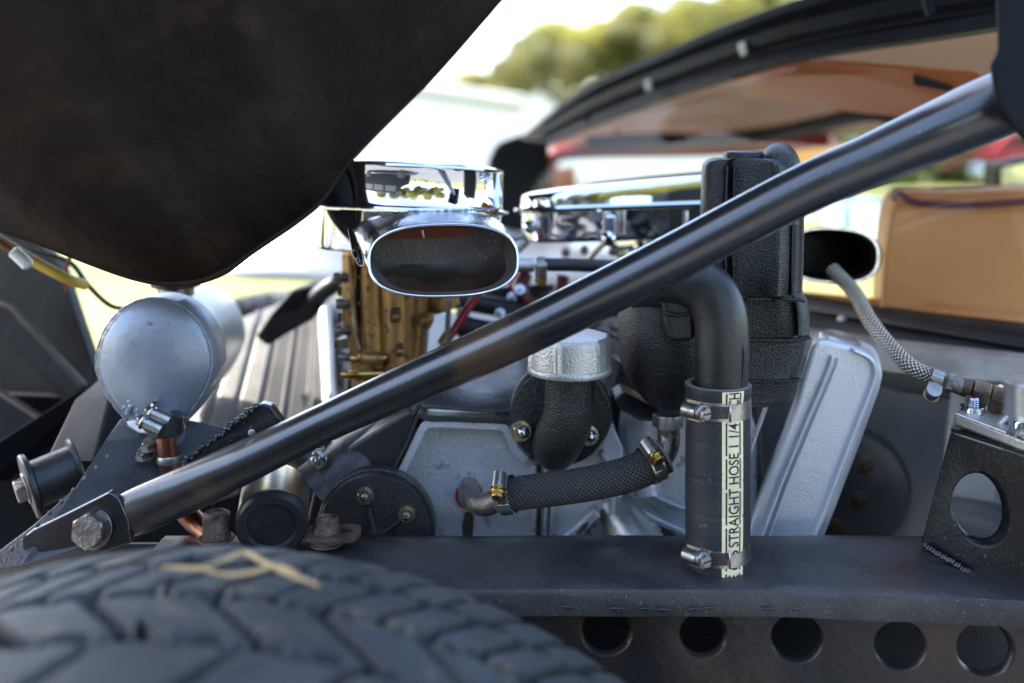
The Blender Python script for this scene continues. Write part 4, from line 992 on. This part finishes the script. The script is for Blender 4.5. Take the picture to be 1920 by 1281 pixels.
mb.add(patch(-22,22,735.5,768,.00018)); mb.add(patch(-22,22,786,1045,.00018)); mb.add(patch(-22,22,1055,1089,.00018))
mb.build('printed_strip', M['label'], ph)
mb = MB()
for x0 in (-15.5, 12.5):
    for y0, y1 in ((738,766),(794,855),(861,918),(924,985),(991,1045),(1058,1071),(1077,1089)): mb.add(patch(x0, x0+3, y0, y1, .0003, 2))
mb.build('border_line', M['ink'], ph)
def text_on_hose(body, y_start, y_end, name='lettering'):
    cu = bpy.data.curves.new('t', 'FONT'); cu.body = body; cu.size = 1; cu.resolution_u = 5; cu.offset = .014
    ob = bpy.data.objects.new('t', cu); COL.objects.link(ob)
    dg = bpy.context.evaluated_depsgraph_get(); me = bpy.data.meshes.new_from_object(ob.evaluated_get(dg))
    bpy.data.objects.remove(ob)
    xs_ = [v.co.x for v in me.vertices]; x0, x1 = min(xs_), max(xs_); h = .73
    bm = bmesh.new(); bm.from_mesh(me)
    bmesh.ops.triangulate(bm, faces=bm.faces)
    bmesh.ops.subdivide_edges(bm, edges=[e for e in bm.edges if e.calc_length() > .12], cuts=2)
    vs = []; 
    for v in bm.verts:
        py = y_start+(y_end-y_start)*(v.co.x-x0)/(x1-x0)
        dx = 10.5-(v.co.y/h)*21
        vs.append(on_hose(dx, py, .00034))
    bm.verts.index_update(); fs = [tuple(v.index for v in f.verts) for f in bm.faces]; bm.free()
    return mesh(name, vs, fs, M['ink'], ph, smooth=False)
text_on_hose('STRAIGHT HOSE 1 1/4', 1027, 795)
text_on_hose('CH', 764, 737)
text_on_hose('5', 1045, 1033)
text_on_hose('6', 1070, 1058)
text_on_hose('E', 1092, 1079)

# ---------------------------------------------------------------- hose clamps
def clamp(center, axis, r, wd, toward, screwdir, label, brass=False, flip=1, slots=True, bandarc=1.0, tilt=0):
    ax, u, v = basis(axis, toward)
    if tilt:
        q = Quaternion(u, tilt); ax = q @ ax; v = ax.cross(u)
    c = Vector(center); t = thing('hose_clamp', label, 'hose clamp', c, 'worm drive clamps on the hoses')
    th = .0009; n = 64; vs = []; fs = []
    prof = [(r, -wd/2), (r+th, -wd/2+.0002), (r+th, wd/2-.0002), (r, wd/2)]
    mesh('band', *g_lathe(prof, c, ax, n, hint=u, cap=False), M['clampsteel'], t)
    # housing sits at direction u, screw runs tangentially along v*flip
    tv = v*flip; hc = c+u*(r+.0042)
    ringn = 20; hv = []; hl_ = .0055
    mbh = MB().add(g_tube([hc-tv*hl_, hc+tv*hl_], .0050, 20, 2)[:2]); mbh.add(g_box(c+u*(r+.0018), tv*(hl_*.95), ax*(wd*.5+.0006), u*.0016))
    mbh.build('worm_housing', M['clampsteel'], t)
    sm_ = M['brass'] if brass else M['clampsteel']
    sc = MB().add(g_lathe([(.0040,.0),(.0040,.0020),(.0052,.0022),(.0054,.0034),(.0050,.0040)], hc+tv*hl_, tv, 24))
    sc.add(g_hex(hc+tv*(hl_+.004), tv, .0042, .003))
    so = sc.build('screw', sm_, t)
    mesh('screw_slot', *g_box(hc+tv*(hl_+.0069), u*.0036, ax*.0006, tv*.0002), M['ink'], so)
    if slots:
        for i in range(9):
            a = (.50+i*.062)
            d = (u*math.cos(a)+tv*math.sin(a)); tg = (-u*math.sin(a)+tv*math.cos(a))
            mesh('band_slot', *g_box(c+d*(r+th+.00012), (tg*.00055+ax*.0), (ax*wd*.33+tg*.0005), d*.00016), M['dirt'], t, smooth=False)
        ov = MB(); k = 14
        r2 = r+th+.0001
        A0, A1 = 1.04, 1.085
        mesh('band_tail', *g_sheet([[c+(u*math.cos(a)+tv*math.sin(a))*(r2+.0004)+ax*s for s in (-wd/2, wd/2)] for a in (A0, (A0+A1)/2, A1)]), M['clampsteel'], t, solid=.0009)
    return t
tl = Vector((-.80,-.62,0))
clamp(Vector((cxy(774).x, .65, zf(776))), (.02,0,1), hr_(774)+.0002, .0118, tl, None, 'steel worm clamp round the top of the printed hose', tilt=.04)
clamp(Vector((cxy(1050).x, .65, zf(1052))), (.02,0,1), hr_(1050)+.0002, .0118, tl, None, 'steel worm clamp round the foot of the printed hose just above the rail', tilt=.06)

# fabric covered hose
fh = thing('braided_fabric_hose', 'curved black woven fabric hose joining the silver cover to the pump bend', 'hose', P(1080,950,.68))
fpz = [(936,930,.684),(965,926,.680),(1003,921,.676),(1061,914,.672),(1119,904,.670),(1177,890,.671),(1215,873,.675),(1243,855,.678)]
tube('woven_cover', PL(fpz), [.0112,.0113,.0112,.0112,.0114,.0118,.0120,.0118], M['fabric'], fh, n=56, k=10)
e0, e1 = P(*fpz[0]), P(*fpz[1]); d0 = (e0-e1).normalized()
mesh('frayed_edge', *g_lathe([(.0085,0),(.0112,.0004),(.0116,-.0006),(.0112,-.0014)], e0, d0, 40, cap=False), M['hosecut'], fh)
e2, e3 = P(*fpz[-1]), P(*fpz[-2]); d2 = (e2-e3).normalized()
mesh('frayed_edge', *g_lathe([(.0085,0),(.0118,.0004),(.0121,-.0006),(.0118,-.0014)], e2, d2, 40, cap=False), M['hosecut'], fh)
pe = thing('pipe_stub', 'short dark curved pipe leaving the silver cover into the fabric hose', 'pipe', P(885,965,.71))
tube('bend', PL([(880,912,.742),(880,925,.722),(888,940,.702),(912,947,.690),(945,930,.684)]), .0076, M['oldbolt'], pe, n=28, k=8)
mesh('sealant_ring', *g_lathe([(.0078,.001),(.0098,.0003),(.0102,-.0012),(.0085,-.0025)], P(879,929,.738), (0,1,0), 32, cap=False), M['red'], pe, label='red sealant squeezed round the pipe')
mesh('flange_ring', *g_lathe([(.0070,.004),(.0090,.003),(.0092,-.003),(.0078,-.005)], P(882,927,.734), (0,1,0), 32, cap=False), M['oldbolt'], pe)
clamp(P(952,928,.682), P(*fpz[2])-P(*fpz[0]), .0121, .0095, (-.1,-.62,.78), None, 'brass screwed clamp on the left end of the woven hose', brass=True, flip=1)
clamp(P(1222,868,.676), P(*fpz[-1])-P(*fpz[-3]), .0127, .0095, (-.2,-.62,.76), None, 'brass screwed clamp on the right end of the woven hose under the pump', brass=True, flip=1)

# ================================================================== OIL FILLER
of = thing('oil_filler', 'crackle black oil filler neck on a round flange with ribbed silver cap', 'oil filler', P(1052,870,.70))
fc = P(1050,783,.712)
mesh('flange', *g_lathe([(.0350,.008),(.0352,.0015),(.0345,.0003),(.0335,0),(.001,0)], fc, (0,1,0), 72), M['crackle'], of)
mesh('flange_back', *g_lathe([(.037,.016),(.0372,.009),(.036,.008)], fc+Vector((.001,0,.001)), (0,1,0), 72), M['satin'], of)
tube('neck', [P(1040,850,.712), P(1042,838,.700), P(1052,815,.688), P(1065,780,.682), P(1068,740,.682), P(1068,690,.682)], [.013,.0165,.0175,.0172,.0170,.0170], M['crackle'], of, n=44, k=8)
mesh('neck_ring', *g_lathe([(.0170,0),(.0174,.0008),(.0174,.0014),(.0170,.002)], P(1068,762,.682), (0,0,1), 44, cap=False), M['crackle'], of)
mesh('gasket', *g_lathe([(.0158,0),(.0162,.0005),(.0162,.0020),(.0158,.003)], P(1068,706,.682), (0,0,1), 44), M['copper'], of)
cc_ = P(1068,700,.682); 
fac = lambda a: 1+.035*max(0, 1-abs(((a*6/(2*math.pi)) % 1)-.5)/.10) if True else 1
prc = [(.026,0),(.0283,.0010),(.0290,.0030),(.0286,.0048),(.0276,.0058)]
mesh('cap_rim', *g_lathe(prc, cc_, (0,0,1), 72), M['capsilver'], of)
def capf(a):
    k = (a+.35) % (math.pi/3); q = min(k, math.pi/3-k); return 1+.075*math.exp(-(q/.055)**2)
mesh('cap', *g_lathe([(.0274,.0056),(.0272,.008),(.0272,.0215),(.0268,.0240),(.0255,.0262),(.0215,.0275),(.012,.0285),(.004,.0288)], cc_, (0,0,1), 180, facet=capf), M['capsilver'], of)
for px, py in ((977,808),(1103,816)):
    nut('flange_nut', P(px,py,.7115), (0,-1,.05), .0062, .0038, M['zinc'], of, washer=.0075)
    mesh('acorn', *g_lathe([(.0046,0),(.0047,.003),(.0042,.0055),(.0030,.0072),(.0012,.008)], P(px+3,py+1,.7085), (.1,-1,.05), 24), M['bolt'], of)

# ================================================================== SILVER ROCKER COVER (right)
rk = thing('rocker_cover', 'tall silver painted ribbed cover with a hexagon plug on top, right of the printed hose', 'engine cover', P(1500,1030,.72))
prc_ = [(1522,650),(1530,641),(1552,638),(1600,651),(1638,668),(1652,684),(1655,705),(1648,735),(1610,840),(1570,945),(1530,1045),(1385,1045),(1412,960),(1450,860),(1490,755)]
vtx = [P(x,y,.725+.00009*max(0,1560-x)*.5) for x,y in prc_]
mesh('shell', *g_prism(vtx, (.02,.06,-.004)), M['cover'], rk, bevel=.009, seg=6)
ribbon('centre_rib', [(1562,668),(1552,700),(1510,800),(1465,912),(1423,1030)], 2.6, .7215, .008, M['cover'], .0014, rk)
ribbon('centre_rib', [(1573,672),(1563,703),(1521,803),(1476,915),(1434,1034)], 1.8, .7230, .006, M['cover'], .001, rk)
ribbon('edge_lip', [(1600,657),(1630,672),(1642,690),(1642,712),(1628,752),(1590,850),(1550,955),(1520,1035)], 4.2, .7195, .012, M['cover'], .002, rk)
ribbon('side_rib', [(1440,760),(1425,800),(1408,850)], 2.2, .735, .006, M['cover'], .001, rk)
mesh('plug_boss', *g_lathe([(.019,-.004),(.0185,.002),(.017,.0035)], P(1572,652,.748), (.18,-.25,1), 36), M['cover'], rk)
nut('hex_plug', P(1573,644,.745), (.20,-.20,1), .0150, .0055, M['alu'], rk, hint=(1,-.3,0))
sy = P(1487,1021,.7135)
mesh('embossed_mark', *g_lathe([(.0045,0),(.0052,.0008),(.0045,.0014),(.0036,.0006)], sy+Vector((0,.004,0)), (0,-1,0), 24, cap=False), M['cover'], rk)
cu = bpy.data.curves.new('t', 'FONT'); cu.body = 'S'; cu.size = .009; cu.extrude = .0008; ob = bpy.data.objects.new('t', cu); COL.objects.link(ob)
me = bpy.data.meshes.new_from_object(ob.evaluated_get(bpy.context.evaluated_depsgraph_get())); bpy.data.objects.remove(ob)
mesh('embossed_letter', [Vector((v.co.x-.0028, -v.co.z, v.co.y-.0032))+sy+Vector((0,.003,0)) for v in me.vertices], [tuple(p.vertices) for p in me.polygons], M['cover'], rk, smooth=False)

# ================================================================== BRAIDED STEEL LINE + MASTER CYLINDER
bl = thing('steel_braided_line', 'braided stainless steel line curving from the black scoop down to brass fittings', 'hose', P(1760,740,.72))
tube('braid', PL([(1560,505,.80),(1580,525,.79),(1605,553,.775),(1630,600,.755),(1665,645,.735),(1705,685,.715),(1745,706,.705),(1765,712,.70)]), S(15.5,.72), M['braid'], bl, n=36, k=12)
f0, f1 = P(1765,712,.70), P(1880,752,.685); fd = (f1-f0).normalized(); Lf = (f1-f0).length
mesh('collar', *g_lathe([(.0050,.006),(.0062,.007),(.0062,.014),(.0050,.015)], f0, fd, 28), M['oldbolt'], bl)
nut('small_nut', f0+fd*.004, fd, .0068, .004, M['oldbolt'], bl)
mesh('sleeve', *g_lathe([(.0056,.013),(.0064,.014),(.0064,.0195),(.0056,.0205)], f0, fd, 28), M['oldbrass'], bl)
nut('fitting_nut', f0+fd*.0205, fd, .0098, .0105, M['oldbrass'], bl, hint=(0,-.3,1))
nut('fitting_nut', f0+fd*.0325, fd, .0095, .0085, M['oldbrass'], bl, hint=(0,-.5,1))
clamp(P(1757,709,.702), fd, .0062, .008, (.2,-.55,-.85), None, 'old brass coloured clamp at the lower end of the braided steel line', brass=True, slots=True)
mc = thing('master_cylinder', 'cast alloy brake master cylinder bolted on the black bracket at far right', 'cylinder', P(1880,840,.66))
bp_ = [P(1790,782,.663), P(1800,767,.70), P(1990,800,.70), P(2010,900,.60), P(1960,890,.604)]
base = [P(1787,808,.662), P(1787,784,.662), P(1990,868,.598), P(1990,892,.598)]
mesh('base_plate', *g_prism([P(1787,798,.664), P(1990,878,.600), P(2040,838,.69), P(1830,762,.735)], (0,0,.009)), M['alu'], mc, bevel=.0025, seg=3)
mesh('inlet_boss', *g_tube([P(1868,748,.690), P(1905,762,.688), P(1990,790,.68)], [.0105,.0120,.0125], 28, 4)[:2], M['alu'], mc)
mesh('inlet_web', *g_prism(PL([(1862,790,.685),(1868,755,.685),(1990,770,.68),(1990,840,.66)]), (0,.02,0)), M['alu'], mc, bevel=.003)
mesh('cylinder_body', *g_lathe([(.016,0),(.016,.034),(.014,.036)], P(1932,815,.655), (0,0,1), 36), M['alu'], mc)
mesh('web_rib', *g_tube([P(1858,812,.655), P(1885,785,.655), P(1915,762,.655)], .0021, 12, 4)[:2], M['alu'], mc)
mesh('union', *g_lathe([(.006,0),(.006,.010)], P(1925,745,.66), (0,0,1), 16), M['oldbrass'], mc)
sn = P(1822,788,.675)
nut('base_nut', sn, (0,0,1), .0088, .0085, M['bolt'], mc, washer=.0105, hint=(.5,-1,0))
ms = MB()
for i in range(5): ms.add(g_lathe([(.0042,.008+i*.0014),(.0048,.0087+i*.0014),(.0042,.0094+i*.0014)], sn, (0,0,1), 20, cap=False))
ms.add(g_lathe([(.0044,.007),(.0044,.0150),(.0038,.0156)], sn, (0,0,1), 20)); ms.build('stud_thread', M['bolt'], mc)
nut('base_nut', P(1918,815,.625), (0,0,1), .0080, .008, M['bolt'], mc, washer=.0095)
# horizontal coolant hose in the middle
hh = thing('coolant_hose', 'blue grey hose running level behind the brace tube from the scoop tip', 'hose', P(1080,510,.84))
tube('hose', PL([(1005,496,.80),(1080,497,.80),(1150,500,.80),(1220,502,.80)]), S(12.5,.80), M['hose'], hh, n=24)
mesh('ferrule', *g_tube([P(968,497,.795), P(1000,497,.797)], S(13.5,.797), 24, 2)[:2], M['alu'], hh)
clamp(P(1014,497,.80), (1,0,0), .0060, .006, (-.1,-1,-.3), None, 'small clamp with pale brass screw on the level blue grey hose', brass=True, slots=False)

# ================================================================== HEADER TANK
tk = thing('header_tank', 'silver painted header tank with dented round end cap and welded seam at left', 'tank', P(290,820,.70))
def egg(cx, cy, hw, hh, Y, n=72, pin=.48, sh=0):
    o = []
    for i in range(n):
        a = 2*math.pi*i/n; c, s = math.cos(a), math.sin(a)
        w_ = 1-(pin*max(0, -s)**1.5); cx_ = c if s > 0 else math.copysign(abs(c)**.86, c)
        o.append(P(cx+hw*cx_*w_-(6*s if s < 0 else 0)*0, cy-hh*s*(1.08 if s < 0 else 1), Y))
    return o
bx = Vector((S(62,.9)+.035, .20, .012))
e0_ = egg(289,686,110,128,.715)
cen = P(287,690,.715)
def scaled(ring, k, off): return [cen+(p-cen)*k+Vector(off) for p in ring]
ce = None
rings = [scaled(e0_, .02, (0,-.011,0)), scaled(e0_, .3, (0,-.0103,0)), scaled(e0_, .6, (0,-.0078,0)), scaled(e0_, .85, (0,-.0032,0)), scaled(e0_, .955, (0,-.0005,0))]
mesh('end_cap', *g_loft(rings+[scaled(e0_, .985, (0,.001,0))], cap=True), M['tank'], tk)
sh_ = [scaled(e0_, .985, (0,.0008,0)), scaled(e0_, 1.0, (0,.0015,0)), scaled(e0_, 1.0, (.004,.02,.001))]
for t in (.2,.4,.6,.8,.93,1.0):
    kk = 1 if t < .9 else (.95 if t < 1 else .8)
    sh_.append(scaled(e0_, kk*1.0, tuple(Vector((-.030,.215,-.018))*t)))
mesh('barrel', *g_loft(sh_), M['tank'], tk)
ce = egg(289,686,109.5,127.5,.7145)
tube('weld_seam', [ce[i] for i in list(range(0,72,3))+[0]], .0006, M['tank'], tk, n=8, k=12, rfun=lambda L, a: 1+.35*math.sin(L*1700)*math.sin(L*230)+.25*math.sin(L*610))
m = MB()
for k in range(26):
    q = P(random.gauss(258,11), random.gauss(762,11), .706); r_ = random.uniform(.001,.0026)
    m.add(g_lathe([(r_,0),(r_*.8,.0012),(r_*.2,.0018)], q+Vector((0,.003,0)), (random.uniform(-.4,.4),-1,random.uniform(-.4,.4)), 8))
m.build('weld_spatter', M['tank'], tk)
for px, py, r_ in ((278,606,.0015),(246,645,.0013),(320,645,.0013)):
    mesh('dimple', *g_lathe([(r_,0),(r_*.8,.0004),(r_*.3,.0002)], P(px,py,.7062), (0,-1,0), 14), M['tank'], tk)
mesh('filler_neck', *g_lathe([(.014,0),(.014,.010)], P(330,560,.79), (0,0,1), 32), M['oldbolt'], tk)
mesh('filler_cap', *g_lathe([(.016,.009),(.019,.010),(.019,.016),(.012,.02)], P(330,560,.79), (0,0,1), 32), M['dkblock'], tk)
mesh('outlet_boss', *g_tube([P(300,790,.715), P(312,800,.700), P(316,815,.690)], [.013,.012,.0115], 28, 5)[:2], M['tank'], tk)
mesh('lower_flange', *g_prism(PL([(235,790,.712),(262,785,.708),(300,800,.70),(292,818,.70),(258,815,.705),(238,802,.71)]), (0,.01,0)), M['tank'], tk, bevel=.002)
cp = thing('copper_pipe', 'copper pipe leaving the bottom of the silver tank behind the brace tube', 'pipe', P(330,980,.69))
tube('pipe', PL([(311,800,.690),(312,835,.690),(318,875,.692),(328,920,.70),(345,955,.70),(372,985,.695),(400,1010,.68)]), [.0070,.0070,.0072,.0072,.0074,.0074,.0074], M['copper'], cp, n=24, k=8)
mesh('solder_band', *g_lathe([(.0074,0),(.0079,.001),(.0079,.005),(.0074,.006)], P(315,868,.691), (.1,0,1), 24, cap=False), M['alu'], cp)
mesh('rubber_sleeve', *g_lathe([(.0105,0),(.0125,.001),(.0125,.012),(.0105,.014)], P(311,815,.690), (-.05,0,1), 32), M['rubber'], cp)
clamp(P(316,776,.700), (.45,.15,1), .0130, .007, (.2,-1,.35), None, 'upper of two bright clamps at the foot of the silver tank', flip=-1, slots=False)
clamp(P(306,794,.694), (.45,.15,1), .0130, .007, (.1,-1,.35), None, 'lower of two bright clamps, around the copper pipe sleeve', flip=-1, slots=False)
for px, py in ((272,855),(282,838)):
    m = nut('small_screw', P(px,py,.69), (0,-.5,1), .0050, .004, M['oldbolt'], None, washer=.0065)
    tag(m, ('front' if py == 855 else 'rear')+' small hexagon screw on the grey plate beside the copper pipe', 'screw', 'small screws on the grey plate')

# ================================================================== RADIATOR
rd = thing('radiator', 'tilted ribbed aluminium radiator cowl lit by the sun behind the silver tank', 'radiator', P(500,880,.9))
tpl = [(400,640,1.02),(460,595,1.06),(520,572,1.08),(575,560,1.10),(608,565,1.10)]
btl = [(240,1000,.76),(350,960,.78),(440,930,.80),(530,930,.82),(628,930,.84)]
ta, ba = PL(tpl), PL(btl)
def rline(s, t):
    i = min(int(s*4), 3); f = s*4-i; a_ = ta[i].lerp(ta[i+1], f); b_ = ba[i].lerp(ba[i+1], f); return a_.lerp(b_, t)
rows = []; nrm_ = Vector((-.1,-.5,.85)).normalized()
for i in range(9):
    t = i/8; row = []
    for j in range(121):
        s = j/120; ph_ = (s*6) % 1
        hgt = .004*max(0, 1-abs(ph_-.12)/.10)-.002*max(0, 1-abs(ph_-.3)/.06)
        row.append(rline(s, t)+nrm_*hgt)
    rows.append(row)
mesh('ribbed_cowl', *g_sheet(rows), M['cowl'], rd, solid=.0015)
tube('side_rail', [rline(1, 0), rline(1, .5), rline(1, 1)], .007, M['alu'], rd, n=14)
tube('side_rail', [rline(0, 0), rline(0, .5), rline(0, 1)], .006, M['satin'], rd, n=14)
mesh('back_tank', *g_prism([rline(1,0)+Vector((.01,.02,0)), rline(1,1)+Vector((.01,.02,0)), rline(1,1)+Vector((.05,.05,0)), rline(1,0)+Vector((.03,.05,0))], (0,.03,0)), M['dkblock'], rd)
# black welded bracket and bushes in front
wb = thing('welded_bracket', 'glossy black welded bracket plate with a small hole above the brace tube', 'bracket', P(450,870,.66))
bpts = [(335,880),(350,862),(415,808),(470,765),(492,757),(508,762),(535,800),(560,850),(470,890),(360,930)]
mesh('plate', *g_prism([P(x,y,.655) for x,y in bpts], (0,.010,0)), M['gloss'], wb, bevel=.0015)
m = MB()
for i in range(22):
    t = i/21; q = P(345,866,.653).lerp(P(478,762,.653), t)+Vector((random.uniform(-.001,.001),0,random.uniform(-.001,.001)))
    m.add(g_lathe([(.0004,-.0022),(.0018,-.001),(.0023,0),(.0015,.0012),(.0004,.0022)], q, (1,0,.8), 8))
tag(m.build('weld_bead', M['gloss'], wb), kind='stuff')
mesh('bolt_hole', *g_lathe([(.0024,0),(.0020,-.0002),(.001,-.0003)], P(472,812,.6548), (0,1,0), 20), M['alu'], wb)
eb = thing('engine_mount_bush', 'gold plated bush with black rubber face beside the round black cover', 'bushing', P(515,1005,.66))
b0 = P(509,985,.655); b1 = P(517,925,.692); bd = (b1-b0).normalized(); bL = (b1-b0).length
mesh('sleeve', *g_lathe([(.0232,.004),(.0234,bL*.9),(.0215,bL+.002),(.001,bL+.003)], b0, bd, 56), M['zinc'], eb)
mesh('rubber_face', *g_lathe([(.0001,.0015),(.008,-.0005),(.0155,.0005),(.0168,-.002),(.0215,-.002),(.0236,.001),(.0238,.005),(.0235,.0055)], b0, bd, 56), M['rubber'], eb)
for px, py, Y, r_, lb in ((406,993,.66,.0105,'worn dome topped nut on the rail left of the gold bush'), (612,1003,.668,.0098,'rusty tall hexagon nut on a slotted plate right of the gold bush')):
    t = thing('rail_nut', lb, 'nut', P(px,py+10,Y))
    q = P(px,py,Y); nut('hex', q-Vector((0,0,.006)), (0,0,1), r_, .0135, M['rustbolt'], t, washer=r_*1.12, hint=(.3,-1,0))
    mesh('collar', *g_lathe([(r_*.86,.0070),(r_*.84,.0105),(r_*.66,.0120),(r_*.60,.0105),(.0005,.0105)], q, (0,0,1), 28), M['rustbolt'], t)
pt = thing('slotted_plate', 'flat rusty brown plate with an oval slot under the tall nut', 'plate', P(622,1015,.668))
n_ = 40; vs = []; fs = []
pc = P(624,1004,.668)
for i in range(n_):
    a = 2*math.pi*i/n_; c, s = math.cos(a), math.sin(a)
    ox, oy = math.copysign(abs(c)**.45, c)*.0185, math.copysign(abs(s)**.6, s)*.013
    ix, iy = .0065+c*.0075, s*.0042
    for z in (0, .003): vs += [pc+Vector((ox, oy, z)), pc+Vector((ix, iy, z))]
for i in range(n_):
    k = (i+1) % n_
    for a_, b_ in ((2,3),(3,1),(1,0),(0,2)): fs.append((i*4+a_, k*4+a_, k*4+b_, i*4+b_))
mesh('plate', vs, fs, M['rustbolt'], pt, smooth=False)
for px, py, Y in ((598,860,.72),(608,832,.75)):
    m = nut('bracket_nut', P(px,py,Y), (-.4,-1,.1), .0055, .006, M['bolt'], None, stud=.003, washer=.007)
    tag(m, 'bright nut under the brace tube left of the black housing' if py > 850 else 'small bright nut tucked just below the brace tube', 'nut', 'bright nuts under the brace tube')
tag(tube('cross_tube', PL([(560,850,.78),(600,870,.78),(640,850,.80)]), .012, M['satin'], None, n=20), 'short black cross tube in the dark gap beneath the brace tube', 'tube')
